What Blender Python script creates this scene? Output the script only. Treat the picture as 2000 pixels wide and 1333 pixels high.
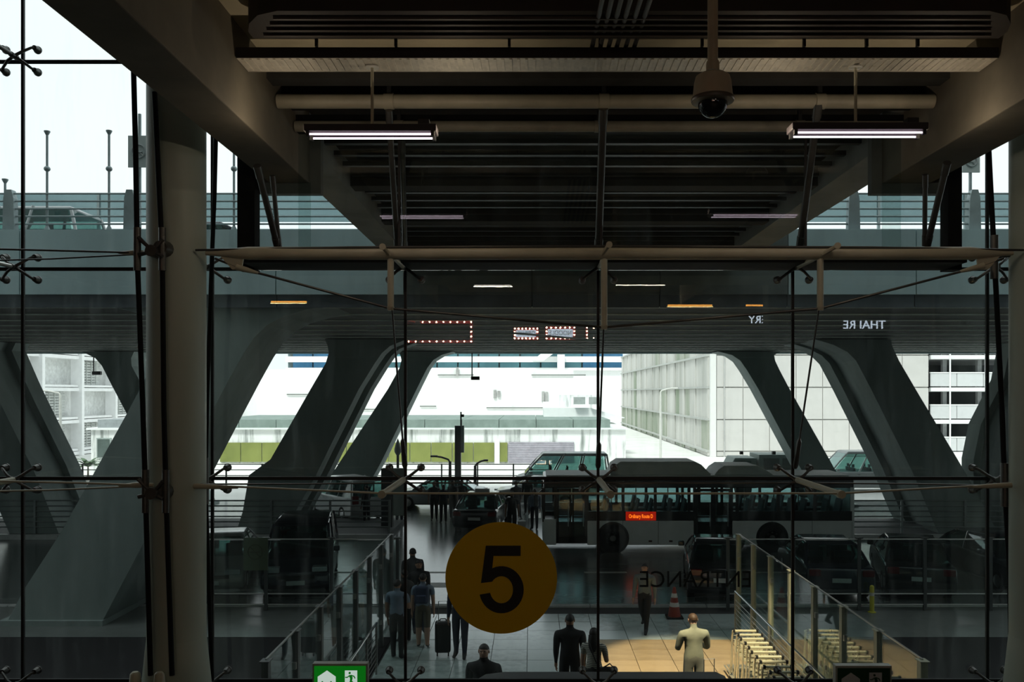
import bpy, bmesh, math, random
import numpy as np
from mathutils import Vector, Matrix
random.seed(7)
scene = bpy.context.scene
COL = scene.collection
for o in list(bpy.data.objects):
    bpy.data.objects.remove(o)

# ------------------------------------------------------------------ frame of the place
# X to the right, Y away from the camera, Z up, street level Z = 0; a level camera with shifted lens
F, VX, VY, ZC = 1700.0, 1039.0, 768.0, 5.5
GL = 10.2                                      # distance of the glass wall
def P(px, py, D):
    return Vector(((px - VX) * D / F, D, ZC + (VY - py) * D / F))
def X_(px, D): return (px - VX) * D / F
def Z_(py, D): return ZC + (VY - py) * D / F

cam_d = bpy.data.cameras.new('camera')
cam = bpy.data.objects.new('camera', cam_d)
COL.objects.link(cam)
cam.location = (0, 0, ZC)
cam.rotation_euler = (math.radians(90), 0, 0)
cam_d.sensor_width = 36
cam_d.lens = F / 2000 * 36
cam_d.shift_x = -(VX - 1000) / 2000
cam_d.shift_y = (VY - 666.5) / 2000
cam_d.clip_start = 0.05
cam_d.clip_end = 2000
scene.camera = cam

w = bpy.data.worlds.new('overcast_sky')
scene.world = w
w.use_nodes = True
nt = w.node_tree
nt.nodes.clear()
wo = nt.nodes.new('ShaderNodeOutputWorld')
bg = nt.nodes.new('ShaderNodeBackground')
tc = nt.nodes.new('ShaderNodeTexCoord')
nz = nt.nodes.new('ShaderNodeTexNoise'); nz.inputs['Scale'].default_value = 2.2; nz.inputs['Detail'].default_value = 4
cr = nt.nodes.new('ShaderNodeValToRGB')
cr.color_ramp.elements[0].position = 0.3; cr.color_ramp.elements[0].color = (0.90, 0.95, 1.0, 1)
cr.color_ramp.elements[1].position = 0.7; cr.color_ramp.elements[1].color = (1.0, 1.0, 1.0, 1)
nt.links.new(tc.outputs['Generated'], nz.inputs['Vector'])
nt.links.new(nz.outputs['Fac'], cr.inputs['Fac'])
nt.links.new(cr.outputs['Color'], bg.inputs['Color'])
bg.inputs['Strength'].default_value = 1.2
nt.links.new(bg.outputs['Background'], wo.inputs['Surface'])

sun_d = bpy.data.lights.new('sun', 'SUN')
sun = bpy.data.objects.new('sun', sun_d)
COL.objects.link(sun)
sun.rotation_euler = Vector((0.28, 0.60, -0.75)).to_track_quat('-Z', 'Y').to_euler()
sun_d.energy = 2.7
sun_d.angle = math.radians(12)
sun_d.color = (1.0, 0.97, 0.92)

vs = scene.view_settings
scene.display_settings.display_device = 'sRGB'
vs.view_transform = 'Standard'
vs.look = 'None'
vs.gamma = 1
vs.exposure = 0.28
vs.use_curve_mapping = False
scene.cycles.transparent_max_bounces = 32
scene.cycles.max_bounces = 8
scene.cycles.sample_clamp_indirect = 4.0

# ------------------------------------------------------------------ materials
MATS = {}
def M(name, col, rough=0.6, metal=0.0, var=0.18, scale=3.0, bump=0.0, spec=0.5, stretch=(1, 1, 1), emit=None, estr=0.0, rnd=0.06):
    if name in MATS: return MATS[name]
    m = bpy.data.materials.new(name); m.use_nodes = True
    t = m.node_tree; b = t.nodes['Principled BSDF']
    tcn = t.nodes.new('ShaderNodeTexCoord'); mp = t.nodes.new('ShaderNodeMapping')
    mp.inputs['Scale'].default_value = stretch
    n = t.nodes.new('ShaderNodeTexNoise'); n.inputs['Scale'].default_value = scale; n.inputs['Detail'].default_value = 6; n.inputs['Roughness'].default_value = 0.6
    oi = t.nodes.new('ShaderNodeObjectInfo')
    ad = t.nodes.new('ShaderNodeMath'); ad.operation = 'MULTIPLY_ADD'; ad.inputs[1].default_value = rnd * 3
    r = t.nodes.new('ShaderNodeValToRGB')
    lo = [max(0, c * (1 - var)) for c in col]; hi = [min(1, c * (1 + var)) for c in col]
    r.color_ramp.elements[0].position = 0.32; r.color_ramp.elements[0].color = (*lo, 1)
    r.color_ramp.elements[1].position = 0.72; r.color_ramp.elements[1].color = (*hi, 1)
    t.links.new(tcn.outputs['Object'], mp.inputs['Vector']); t.links.new(mp.outputs['Vector'], n.inputs['Vector'])
    t.links.new(oi.outputs['Random'], ad.inputs[0]); t.links.new(n.outputs['Fac'], ad.inputs[2])
    t.links.new(ad.outputs[0], r.inputs['Fac']); t.links.new(r.outputs['Color'], b.inputs['Base Color'])
    b.inputs['Roughness'].default_value = rough; b.inputs['Metallic'].default_value = metal
    b.inputs['Specular IOR Level'].default_value = spec
    if bump:
        bp = t.nodes.new('ShaderNodeBump'); bp.inputs['Strength'].default_value = bump; bp.inputs['Distance'].default_value = 0.02
        t.links.new(n.outputs['Fac'], bp.inputs['Height']); t.links.new(bp.outputs['Normal'], b.inputs['Normal'])
    if emit:
        b.inputs['Emission Color'].default_value = (*emit, 1); b.inputs['Emission Strength'].default_value = estr
    MATS[name] = m
    return m

def stained(name, col, stain, rough=0.8, sx=1.5, sz=0.12, lo=0.45, hi=0.65, amount=1.0):
    """pale wall with rain streaks that run down"""
    m = bpy.data.materials.new(name); m.use_nodes = True
    t = m.node_tree; b = t.nodes['Principled BSDF']; b.inputs['Roughness'].default_value = rough
    tcn = t.nodes.new('ShaderNodeTexCoord'); mp = t.nodes.new('ShaderNodeMapping'); mp.inputs['Scale'].default_value = (sx, sx, sz)
    n = t.nodes.new('ShaderNodeTexNoise'); n.inputs['Scale'].default_value = 1.0; n.inputs['Detail'].default_value = 7; n.inputs['Roughness'].default_value = 0.65
    r = t.nodes.new('ShaderNodeValToRGB')
    r.color_ramp.elements[0].position = lo; r.color_ramp.elements[0].color = (*col, 1)
    mixd = [c * (1 - amount) + s * amount for c, s in zip(col, stain)]
    r.color_ramp.elements[1].position = hi; r.color_ramp.elements[1].color = (*mixd, 1)
    t.links.new(tcn.outputs['Object'], mp.inputs['Vector']); t.links.new(mp.outputs['Vector'], n.inputs['Vector'])
    t.links.new(n.outputs['Fac'], r.inputs['Fac']); t.links.new(r.outputs['Color'], b.inputs['Base Color'])
    MATS[name] = m
    return m

def glass(name, tint, refl=0.04, dirt=(0.0, 0.0), dirtcol=(0.6, 0.68, 0.66), stretch=(2.0, 1, 0.25), scale=3.0, rough=0.0, lo=0.45, hi=0.8):
    m = bpy.data.materials.new(name); m.use_nodes = True
    t = m.node_tree; t.nodes.clear()
    out = t.nodes.new('ShaderNodeOutputMaterial')
    tr = t.nodes.new('ShaderNodeBsdfTransparent'); tr.inputs['Color'].default_value = (*tint, 1)
    gl = t.nodes.new('ShaderNodeBsdfGlossy'); gl.inputs['Roughness'].default_value = rough; gl.inputs['Color'].default_value = (1, 1, 1, 1)
    lw = t.nodes.new('ShaderNodeLayerWeight'); lw.inputs['Blend'].default_value = 0.5
    pw = t.nodes.new('ShaderNodeMath'); pw.operation = 'POWER'; pw.inputs[1].default_value = 5
    ma = t.nodes.new('ShaderNodeMath'); ma.operation = 'MULTIPLY_ADD'; ma.inputs[1].default_value = 0.9 - refl; ma.inputs[2].default_value = refl
    mx = t.nodes.new('ShaderNodeMixShader')
    t.links.new(lw.outputs['Facing'], pw.inputs[0]); t.links.new(pw.outputs[0], ma.inputs[0]); t.links.new(ma.outputs[0], mx.inputs[0])
    t.links.new(tr.outputs[0], mx.inputs[1]); t.links.new(gl.outputs[0], mx.inputs[2])
    last = mx
    if dirt[1] > 0:
        tcn = t.nodes.new('ShaderNodeTexCoord'); mp = t.nodes.new('ShaderNodeMapping'); mp.inputs['Scale'].default_value = stretch
        oi = t.nodes.new('ShaderNodeObjectInfo')
        vm = t.nodes.new('ShaderNodeVectorMath'); vm.operation = 'ADD'
        n = t.nodes.new('ShaderNodeTexNoise'); n.inputs['Scale'].default_value = scale; n.inputs['Detail'].default_value = 8; n.inputs['Roughness'].default_value = 0.7
        mr = t.nodes.new('ShaderNodeMapRange'); mr.inputs['From Min'].default_value = lo; mr.inputs['From Max'].default_value = hi
        mr.inputs['To Min'].default_value = dirt[0]; mr.inputs['To Max'].default_value = dirt[1]
        t.links.new(tcn.outputs['Object'], vm.inputs[0]); t.links.new(oi.outputs['Location'], vm.inputs[1])
        t.links.new(vm.outputs[0], mp.inputs['Vector']); t.links.new(mp.outputs['Vector'], n.inputs['Vector']); t.links.new(n.outputs['Fac'], mr.inputs['Value'])
        df = t.nodes.new('ShaderNodeBsdfTranslucent'); df.inputs['Color'].default_value = (*dirtcol, 1)
        m2 = t.nodes.new('ShaderNodeMixShader')
        t.links.new(mr.outputs[0], m2.inputs[0]); t.links.new(mx.outputs[0], m2.inputs[1]); t.links.new(df.outputs[0], m2.inputs[2])
        last = m2
    t.links.new(last.outputs[0], out.inputs['Surface'])
    MATS[name] = m
    return m

def glow(name, col, strength):
    m = bpy.data.materials.new(name); m.use_nodes = True
    t = m.node_tree; t.nodes.clear()
    out = t.nodes.new('ShaderNodeOutputMaterial'); e = t.nodes.new('ShaderNodeEmission')
    e.inputs['Color'].default_value = (*col, 1); e.inputs['Strength'].default_value = strength
    t.links.new(e.outputs[0], out.inputs['Surface'])
    MATS[name] = m
    return m

# ------------------------------------------------------------------ mesh helpers
def frame_for(d):
    d = d.normalized()
    a = Vector((0, 0, 1)) if abs(d.z) < 0.95 else Vector((1, 0, 0))
    u = d.cross(a).normalized(); v = d.cross(u).normalized()
    return u, v

class MB:
    def __init__(s): s.v = []; s.f = []; s.mi = []; s.m = 0
    def add(s, vs_, fs):
        b = len(s.v); s.v += [Vector(x) for x in vs_]
        for q in fs: s.f.append([i + b for i in q]); s.mi.append(s.m)
        return s
    def mat(s, i): s.m = i; return s
    def box(s, x0, x1, y0, y1, z0, z1):
        return s.add([(x0, y0, z0), (x1, y0, z0), (x1, y1, z0), (x0, y1, z0), (x0, y0, z1), (x1, y0, z1), (x1, y1, z1), (x0, y1, z1)],
                     [(0, 3, 2, 1), (4, 5, 6, 7), (0, 1, 5, 4), (1, 2, 6, 5), (2, 3, 7, 6), (3, 0, 4, 7)])
    def hexa(s, a, b):      # two quads (lists of 4) joined
        return s.add(list(a) + list(b), [(0, 3, 2, 1), (4, 5, 6, 7), (0, 1, 5, 4), (1, 2, 6, 5), (2, 3, 7, 6), (3, 0, 4, 7)])
    def cyl(s, p0, p1, r0, r1=None, n=12):
        p0 = Vector(p0); p1 = Vector(p1); r1 = r0 if r1 is None else r1
        u, v = frame_for(p1 - p0); vs_ = []
        for p, r in ((p0, r0), (p1, r1)):
            for i in range(n):
                a = 2 * math.pi * i / n; vs_.append(p + u * math.cos(a) * r + v * math.sin(a) * r)
        fs = [(i, (i + 1) % n, n + (i + 1) % n, n + i) for i in range(n)]
        return s.add(vs_, fs + [tuple(range(n - 1, -1, -1)), tuple(range(n, 2 * n))])
    def tube(s, pts, r, n=8):
        pts = [Vector(p) for p in pts]; rs = r if isinstance(r, (list, tuple)) else [r] * len(pts)
        vs_ = []; u0 = None
        for i, p in enumerate(pts):
            d = (pts[min(i + 1, len(pts) - 1)] - pts[max(i - 1, 0)])
            u, v = frame_for(d)
            if u0 is not None:
                u = (u0 - d.normalized() * u0.dot(d.normalized())).normalized(); v = d.normalized().cross(u)
            u0 = u
            for k in range(n):
                a = 2 * math.pi * k / n; vs_.append(p + u * math.cos(a) * rs[i] + v * math.sin(a) * rs[i])
        fs = []
        for i in range(len(pts) - 1):
            for k in range(n):
                fs.append((i * n + k, i * n + (k + 1) % n, (i + 1) * n + (k + 1) % n, (i + 1) * n + k))
        fs += [tuple(range(n - 1, -1, -1)), tuple(range((len(pts) - 1) * n, len(pts) * n))]
        return s.add(vs_, fs)
    def lathe(s, prof, c=(0, 0, 0), n=16, axis='z'):
        c = Vector(c); vs_ = []
        for r, h in prof:
            for i in range(n):
                a = 2 * math.pi * i / n; x, y = r * math.cos(a), r * math.sin(a)
                vs_.append(c + (Vector((x, y, h)) if axis == 'z' else Vector((x, h, y)) if axis == 'y' else Vector((h, x, y))))
        fs = []
        for j in range(len(prof) - 1):
            for i in range(n): fs.append((j * n + i, j * n + (i + 1) % n, (j + 1) * n + (i + 1) % n, (j + 1) * n + i))
        fs += [tuple(range(n - 1, -1, -1)), tuple(range((len(prof) - 1) * n, len(prof) * n))]
        return s.add(vs_, fs)
    def ball(s, c, r, sc=(1, 1, 1), n=10):
        m = max(4, n // 2 + 1)
        prof = [(max(0.02, math.sin(math.pi * k / m)) * r, -math.cos(math.pi * k / m) * r) for k in range(m + 1)]
        b = len(s.v); s.lathe(prof, (0, 0, 0), n); c = Vector(c)
        for i in range(b, len(s.v)):
            q = s.v[i]; s.v[i] = c + Vector((q.x * sc[0], q.y * sc[1], q.z * sc[2]))
        return s
    def prism(s, poly, axis, lo, hi):
        f = {'y': lambda a, b, t: (a, t, b), 'x': lambda a, b, t: (t, a, b), 'z': lambda a, b, t: (a, b, t)}[axis]
        n = len(poly)
        vs_ = [f(a, b, lo) for a, b in poly] + [f(a, b, hi) for a, b in poly]
        fs = [tuple(range(n - 1, -1, -1)), tuple(range(n, 2 * n))] + [(i, (i + 1) % n, n + (i + 1) % n, n + i) for i in range(n)]
        return s.add(vs_, fs)
    def xform(s, mtx, start=0):
        for i in range(start, len(s.v)): s.v[i] = mtx @ s.v[i]
        return s
    def build(s, name, mats, parent=None, smooth=False, bevel=0.0, seg=2):
        off = Vector((0, 0, 0)); p = parent
        while p is not None: off += p.location; p = p.parent
        me = bpy.data.meshes.new(name)
        me.from_pydata([tuple(v - off) for v in s.v], [], s.f)
        bm = bmesh.new(); bm.from_mesh(me); bmesh.ops.recalc_face_normals(bm, faces=bm.faces); bm.to_mesh(me); bm.free()
        if not isinstance(mats, (list, tuple)): mats = [mats]
        for m in mats: me.materials.append(m)
        me.polygons.foreach_set('material_index', s.mi)
        if smooth:
            me.polygons.foreach_set('use_smooth', [True] * len(me.polygons)); me.set_sharp_from_angle(angle=math.radians(40))
        o = bpy.data.objects.new(name, me); COL.objects.link(o)
        if parent is not None: o.parent = parent
        if bevel:
            b = o.modifiers.new('edge', 'BEVEL'); b.width = bevel; b.segments = seg; b.limit_method = 'ANGLE'; b.angle_limit = math.radians(40)
        return o

def tag(o, label=None, cat=None, group=None, kind=None):
    if label: o['label'] = label
    if cat: o['category'] = cat
    if group: o['group'] = group
    if kind: o['kind'] = kind
    return o
def thing(name, label, cat, loc=(0, 0, 0), group=None):
    o = bpy.data.objects.new(name, None); COL.objects.link(o); o.empty_display_size = 0.2
    o.location = loc
    return tag(o, label, cat, group)
def struct(name, loc=(0, 0, 0)):
    o = bpy.data.objects.new(name, None); COL.objects.link(o); o.location = loc
    return tag(o, kind='structure')
def dup(o, parent=None, name=None):
    c = o.copy(); COL.objects.link(c)
    if parent is not None: c.parent = parent
    for ch in o.children: dup(ch, c)
    return c
def place(o, loc, rz=0.0):
    o.location = loc; o.rotation_euler = (0, 0, rz); return o
def text_mesh(name, body, size, mat, loc, rot, parent=None, ext=0.004, align='CENTER', sx=1.0, off=0.0):
    cu = bpy.data.curves.new(name, 'FONT'); cu.body = body; cu.size = size; cu.extrude = ext; cu.align_x = align; cu.align_y = 'CENTER'
    cu.offset = off; cu.resolution_u = 3
    o = bpy.data.objects.new(name, cu); COL.objects.link(o)
    bpy.context.view_layer.update()
    me = bpy.data.meshes.new_from_object(o)
    bpy.data.objects.remove(o)
    me.materials.clear(); me.materials.append(mat)
    o = bpy.data.objects.new(name, me); COL.objects.link(o)
    off_ = Vector((0, 0, 0)); p = parent
    while p is not None: off_ += p.location; p = p.parent
    o.location = Vector(loc) - off_; o.rotation_euler = rot; o.scale = (sx, 1, 1)
    if parent is not None: o.parent = parent
    return o
ORD = ['first', 'second', 'third', 'fourth', 'fifth', 'sixth', 'seventh', 'eighth', 'ninth', 'tenth', 'eleventh', 'twelfth', 'thirteenth', 'fourteenth']

# palette
concrete = M('concrete_grey', (0.30, 0.31, 0.30), 0.85, var=0.2, scale=1.2, bump=0.15, stretch=(1, 1, 0.5))
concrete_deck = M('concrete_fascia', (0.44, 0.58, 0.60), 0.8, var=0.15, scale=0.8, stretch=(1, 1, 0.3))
concrete_pier = stained('concrete_pier', (0.27, 0.325, 0.315), (0.18, 0.23, 0.22), sx=0.7, sz=0.2, lo=0.4, hi=0.7)
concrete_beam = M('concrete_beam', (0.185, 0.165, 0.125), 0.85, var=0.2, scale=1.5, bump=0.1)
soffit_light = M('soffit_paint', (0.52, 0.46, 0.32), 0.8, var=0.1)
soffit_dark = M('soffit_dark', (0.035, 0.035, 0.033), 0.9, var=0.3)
dark_metal = M('dark_metal', (0.03, 0.031, 0.032), 0.5, 0.3)
black = M('black_gasket', (0.008, 0.009, 0.01), 0.6)
blackgloss = M('black_frame', (0.008, 0.009, 0.010), 0.75, spec=.15)
rod_dark = M('rod_steel', (0.10, 0.10, 0.095), 0.4, 0.6, var=0.25)
steel = M('brushed_steel', (0.45, 0.45, 0.43), 0.3, 0.9, var=0.15)
galv = M('galvanised_steel', (0.62, 0.58, 0.50), 0.42, 0.35, var=0.2, scale=8)
white_paint = M('white_paint', (0.62, 0.62, 0.58), 0.45, var=0.08)
tube_paint = M('tube_paint', (0.43, 0.41, 0.31), 0.45, var=0.15, scale=2)
column_paint = M('column_paint', (0.36, 0.405, 0.34), 0.5, var=0.1, scale=1.2, stretch=(1, 1, 0.3))
rubber = M('rubber', (0.012, 0.012, 0.012), 0.8)
facade_glass = glass('facade_glass', (0.855, 0.90, 0.89), 0.035, (0.004, 0.055), scale=1.6, stretch=(4.0, 1, 0.5), lo=0.50, hi=0.85)
barrier_glass = glass('barrier_glass', (0.80, 0.88, 0.86), 0.05, (0.0, 0.03), scale=2)
# ================================================================== GROUND AND SHELL
road_m = M('wet_asphalt', (0.13, 0.155, 0.15), 0.20, var=0.45, scale=1.3, bump=0.12, stretch=(0.35, 1.6, 1), spec=1.0)
pale_ground = M('bright_concrete_yard', (0.72, 0.72, 0.69), 0.85, var=0.12, scale=0.4)
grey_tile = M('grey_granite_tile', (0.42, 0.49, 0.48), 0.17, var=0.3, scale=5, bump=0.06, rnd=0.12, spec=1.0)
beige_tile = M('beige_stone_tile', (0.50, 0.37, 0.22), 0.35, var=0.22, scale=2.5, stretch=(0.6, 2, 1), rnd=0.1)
kerb_m = M('kerb_stone', (0.42, 0.44, 0.43), 0.6, var=0.2)
dark_floor = M('dark_floor', (0.05, 0.05, 0.05), 0.5)

tag(MB().box(-320, 320, 22.6, 44.6, -0.3, 0.0).build('road', road_m), kind='structure')
tag(MB().box(-420, 420, 44.6, 520, -0.3, -0.005).build('ground', pale_ground), kind='structure')
floor = struct('floor')
MB().box(-14, 14, -16, 10.1, -0.3, 0.0).build('slab', dark_floor, floor)
MB().box(-14, 14, -16, 3.6, 3.3, 3.85).build('mezzanine_slab', dark_floor, floor)
pave = struct('pavement')
MB().box(-320, 320, 10.1, 22.6, -0.3, -0.03).build('bed', M('tile_bed', (0.05, 0.05, 0.05), 0.9), pave)
TS = 0.75
tg = {}
def tile_mesh(m):
    o = MB().box(-TS/2 + .006, TS/2 - .006, -TS/2 + .006, TS/2 - .006, -0.03, 0.0).build('paving_tile', m, None)
    me = o.data; bpy.data.objects.remove(o); return me
tg['g'] = tile_mesh(grey_tile); tg['b'] = tile_mesh(beige_tile)
ny = int((22.4 - 14.9) / TS); nx = 11
for j in range(ny):
    for i in range(nx):
        x = -3.1 + TS * (i + .5); y = 14.9 + TS * (j + .5)
        me = tg['b'] if (x > 1.2 and y < 19.5) else tg['g']
        o = bpy.data.objects.new('paving_tile', me); COL.objects.link(o); o.parent = pave
        o.location = (x, y, random.uniform(-0.003, 0.002))
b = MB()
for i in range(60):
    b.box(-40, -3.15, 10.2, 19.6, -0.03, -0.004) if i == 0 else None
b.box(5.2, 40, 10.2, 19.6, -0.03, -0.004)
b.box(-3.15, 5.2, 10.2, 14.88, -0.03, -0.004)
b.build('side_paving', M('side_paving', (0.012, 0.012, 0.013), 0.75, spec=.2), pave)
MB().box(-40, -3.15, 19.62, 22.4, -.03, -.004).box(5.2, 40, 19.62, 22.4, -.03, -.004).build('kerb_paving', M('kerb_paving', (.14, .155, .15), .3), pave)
for i in range(24):
    MB().box(-18 + i * 1.5 + .01, -18 + (i + 1) * 1.5 - .01, 22.4, 22.62, -0.1, 0.015).build('kerb_stone', kerb_m, pave)
# island under the deck between the two lanes
isl = struct('kerb_island')
for (a, c) in ((-40, -5.4), (0.8, 40)):
    MB().box(a, c, 32.75, 37.0, -0.1, 0.17).build('island_bed', M('island_paving', (0.10, 0.11, 0.11), 0.7), isl)
    n = int((c - a) / 1.2)
    for i in range(n):
        MB().box(a + (c - a) * i / n + .01, a + (c - a) * (i + 1) / n - .01, 32.6, 32.75, -0.1, 0.19).build('kerb_stone', M('white_kerb', (0.55, 0.57, 0.56), 0.45, var=0.15), isl)
# painted road markings
mark = M('road_paint', (0.62, 0.63, 0.60), 0.5, var=0.25, scale=6)
marks = struct('trim_1')
for i in range(7):
    MB().box(-6.2 + i * 2.6, -4.9 + i * 2.6, 26.55, 26.75, -0.01, 0.006).build('lane_marking', mark, marks)
for i in range(6):
    MB().box(-3.3 + i * 1.05, -2.75 + i * 1.05, 38.2, 41.4, -0.01, 0.006).build('crossing_stripe', mark, marks)
MB().box(-3.05, -2.35, 24.6, 25.2, -0.01, 0.006).build('lane_marking', mark, marks)

shell = M('hall_wall', (0.10, 0.095, 0.085), 0.7)
for nm, bx in (('wall_left', (-14.2, -14, -16, 10, 0, 24.5)), ('wall_right', (14, 14.2, -16, 10, 0, 24.5)), ('wall_back', (-14, 14, -16.3, -16, 0, 24.5))):
    tag(MB().box(*bx).build(nm, shell), kind='structure')
for nm, x0, x1 in (('wall_front_left', -300, -10.5), ('wall_front_right', 9.9, 300)):  # unseen wings of the terminal front, put in to cut skylight below the deck
    tag(MB().box(x0, x1, GL, GL + .2, 0, 24.6).build(nm, M('terminal_wall', (0.30, 0.32, 0.31), .4)), kind='structure')
# unseen terminal roof, its edge and height set to shape the daylight
tag(MB().box(-300, 300, -18, 12, 24.6, 25.4).build('roof', M('roof_lining', (0.35, 0.35, 0.34), 0.8)), kind='structure')

# ================================================================== GLASS WALL
front = struct('wall_front', (0, GL, 0))
GX = [-10.48, -8.22, -5.964, -3.744, -1.482, 0.774, 3.054, 5.334, 7.6, 9.86]
GZ = [-0.02, 2.128, 4.498, 6.952, 9.382, 11.81, 14.24, 16.7, 19.2, 21.7, 24.2]
def pane(x0, x1, z0, z1):
    g = 0.014
    MB().box(x0 + g, x1 - g, GL - 0.008, GL + 0.008, z0 + g, z1 - g).build('pane', facade_glass, front)
def vseal(x, z0, z1, wd=0.032): MB().box(x - wd/2, x + wd/2, GL - 0.016, GL + 0.016, z0, z1).build('seal_strip', black, front)
def hseal(z, x0, x1, wd=0.04): MB().box(x0, x1, GL - 0.014, GL + 0.014, z - wd/2, z + wd/2).build('seal_strip', black, front)
BL0, BL1, BR0, BR1 = -3.10, -2.63, 4.14, 4.71       # edge beams of the bridge
ZB = 7.98                                           # their underside
for i in range(len(GX) - 1):
    for j in range(len(GZ) - 1):
        x0, x1, z0, z1 = GX[i], GX[i+1], GZ[j], GZ[j+1]
        if 3 <= i <= 6 and z0 > 6.9:
            continue
        pane(x0, x1, z0, z1)
# panes round the bridge
for (x0, x1) in ((-3.744, -3.42), (4.99, 5.334)):
    for j in range(3, len(GZ) - 1): pane(x0, x1, GZ[j], GZ[j+1])
pane(-3.22, BL1 + .05, 7.09, ZB); pane(BR0 - .05, 4.83, 7.09, ZB)
ZT = 8.42
GU = 9.72                                           # the upper panes stand back under the pipe
for (x0, x1) in ((BL1 + .01, -1.482), (-1.482, 0.774), (0.774, 3.054), (3.054, BR0 - .01)):
    MB().box(x0 + .014, x1 - .014, GU - .008, GU + .008, 7.10, ZT).build('pane', facade_glass, front)
for i, x in enumerate(GX):
    if 4 <= i <= 6:
        vseal(x, 0, 6.93); MB().box(x - .013, x + .013, GU - .014, GU + .014, 7.09, ZT).build('seal_strip', black, front)
    else:
        vseal(x, 0, 24.2)
for j, z in enumerate(GZ):
    if j < 3: hseal(z, GX[0], GX[-1])
    elif j == 3: hseal(z, GX[0], -3.42); hseal(z, 4.99, GX[-1])
    else: hseal(z, GX[0], -3.42); hseal(z, 4.99, GX[-1])
# black portal frame where the bridge goes through the glass
MB().box(-3.42, -3.22, GL - .10, GL + .10, 6.93, 9.6).build('portal_post', blackgloss, front)
MB().box(4.83, 4.99, GL - .10, GL + .10, 6.93, 9.6).build('portal_post', blackgloss, front)
MB().box(-3.22, 4.83, 9.66, GL + .10, 6.95, 7.085).build('portal_rail', blackgloss, front)
MB().box(BL1, BR0, GU - .03, GU + .1, ZT, 8.60).build('portal_head', blackgloss, front)
trim_grey = M('trim_grey', (0.16, 0.165, 0.16), 0.5)
MB().prism([(-3.22, 7.86), (-2.50, 7.86), (-2.50, 8.6), (-3.22, 8.6)], 'y', GL + .1, GL + .22).build('portal_trim', trim_grey, front)
MB().prism([(4.83, 7.86), (4.02, 7.86), (4.02, 8.6), (4.83, 8.6)], 'y', GL + .1, GL + .22).build('portal_trim', trim_grey, front)
# spider brackets: hub, four arms each with a glass disc, and the strut that holds them
def spider(x, z, strut_D=None, paint=tube_paint, arms=4, rstrut=0.035):
    hub = MB(); hub.cyl((x, GL - 0.24, z), (x, GL - 0.12, z), 0.032, n=10)
    h = hub.build('spider_bracket', rod_dark, front, smooth=True)
    for sx in (-1, 1):
        for sz in (-1, 1):
            if arms == 2 and sz < 0: continue
            a = MB(); e = Vector((x + sx * 0.185, GL - 0.06, z + sz * 0.13))
            a.tube([(x, GL - 0.18, z), (x + sx * 0.08, GL - 0.17, z + sz * 0.05), (e.x - sx*.02, GL - 0.12, e.z - sz*.012), (e.x, GL - 0.10, e.z)], [0.02, 0.017, 0.015, 0.013], 8)
            a.cyl((e.x, GL - 0.10, e.z), (e.x, GL - 0.03, e.z), 0.028, 0.042, 12)
            a.cyl((e.x, GL - 0.03, e.z), (e.x, GL - 0.009, e.z), 0.046, n=14)
            a.build('bracket_arm', rod_dark, h, smooth=True)
    if strut_D:
        s = MB(); s.cyl((x, GL - 0.2, z), (x, strut_D, z), rstrut, rstrut * 0.85, 12)
        s.cyl((x, strut_D + .05, z), (x, strut_D - .03, z), rstrut * 1.15, n=12)
        s.build('bracket_strut', paint, h, smooth=True)
for i in (2, 4, 5, 6): spider(GX[i], 4.498, 8.6)
for i in (3, 7): spider(GX[i], 4.498); spider(GX[i], 6.952)
spider(GX[2], 6.952, 8.7, steel, rstrut=.025); spider(GX[2], 9.382, 8.7, rod_dark, rstrut=.025)
for i in (4, 5, 6): spider(GX[i], 6.952, 9.16, paint=tube_paint, rstrut=.028)
for i in (2, 3, 4, 5, 6, 7): spider(GX[i], 2.128)
# round yellow gate sign on the glass, its figure, and the lettering of the doorway
yellow = M('yellow_film', (0.60, 0.40, 0.006), 0.5, var=0.04)
_t = yellow.node_tree; _p = _t.nodes['Principled BSDF']; _tl = _t.nodes.new('ShaderNodeBsdfTranslucent'); _tl.inputs['Color'].default_value = (0.60, 0.40, 0.006, 1)
_mx = _t.nodes.new('ShaderNodeMixShader'); _mx.inputs[0].default_value = 0.45
_t.links.new(_p.outputs[0], _mx.inputs[1]); _t.links.new(_tl.outputs[0], _mx.inputs[2]); _t.links.new(_mx.outputs[0], _t.nodes['Material Output'].inputs['Surface'])
gate = thing('gate_sign', 'round yellow sign with a black number 5 stuck on the glass wall', 'sign', (X_(979, GL), GL - .012, Z_(1129, GL)))
gx, gz = gate.location.x, gate.location.z
RR = 109 * GL / F
MB().lathe([(RR, 0), (RR, 0.003)], (gx, GL - 0.014, gz), 96, 'y').build('disc', yellow, gate)
def fig5():
    # outline in the pixels of the figure, 936..1023 by 1065..1198
    o = [(949, 1066), (1017, 1066), (1017, 1086), (964, 1086), (961.5, 1112)]
    cx, cy = 979.5, 1152.0
    def arc(rx, ry, a0, a1, n):
        return [(cx + rx * math.cos(math.radians(a0 + (a1 - a0) * k / n)), cy + ry * math.sin(math.radians(a0 + (a1 - a0) * k / n))) for k in range(n + 1)]
    o += arc(43.5, 46, -114, 168, 30)
    o += [(957.5, 1158)]
    o += arc(22.5, 26.5, 162, -144, 26)
    o += [(939.5, 1139)]
    return o
pts = fig5()
MB().prism([((px - VX) * GL / F, ZC + (VY - py) * GL / F) for px, py in pts], 'y', GL - 0.019, GL - 0.0145).build('figure', M('black_film', (0.004, 0.003, 0.004), 0.6), gate)
ent = thing('door_lettering', 'dark mirrored word ENTRANCE lettered on the glass above the door', 'lettering', (X_(1359, GL), GL + .009, Z_(1133, GL)))
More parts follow.
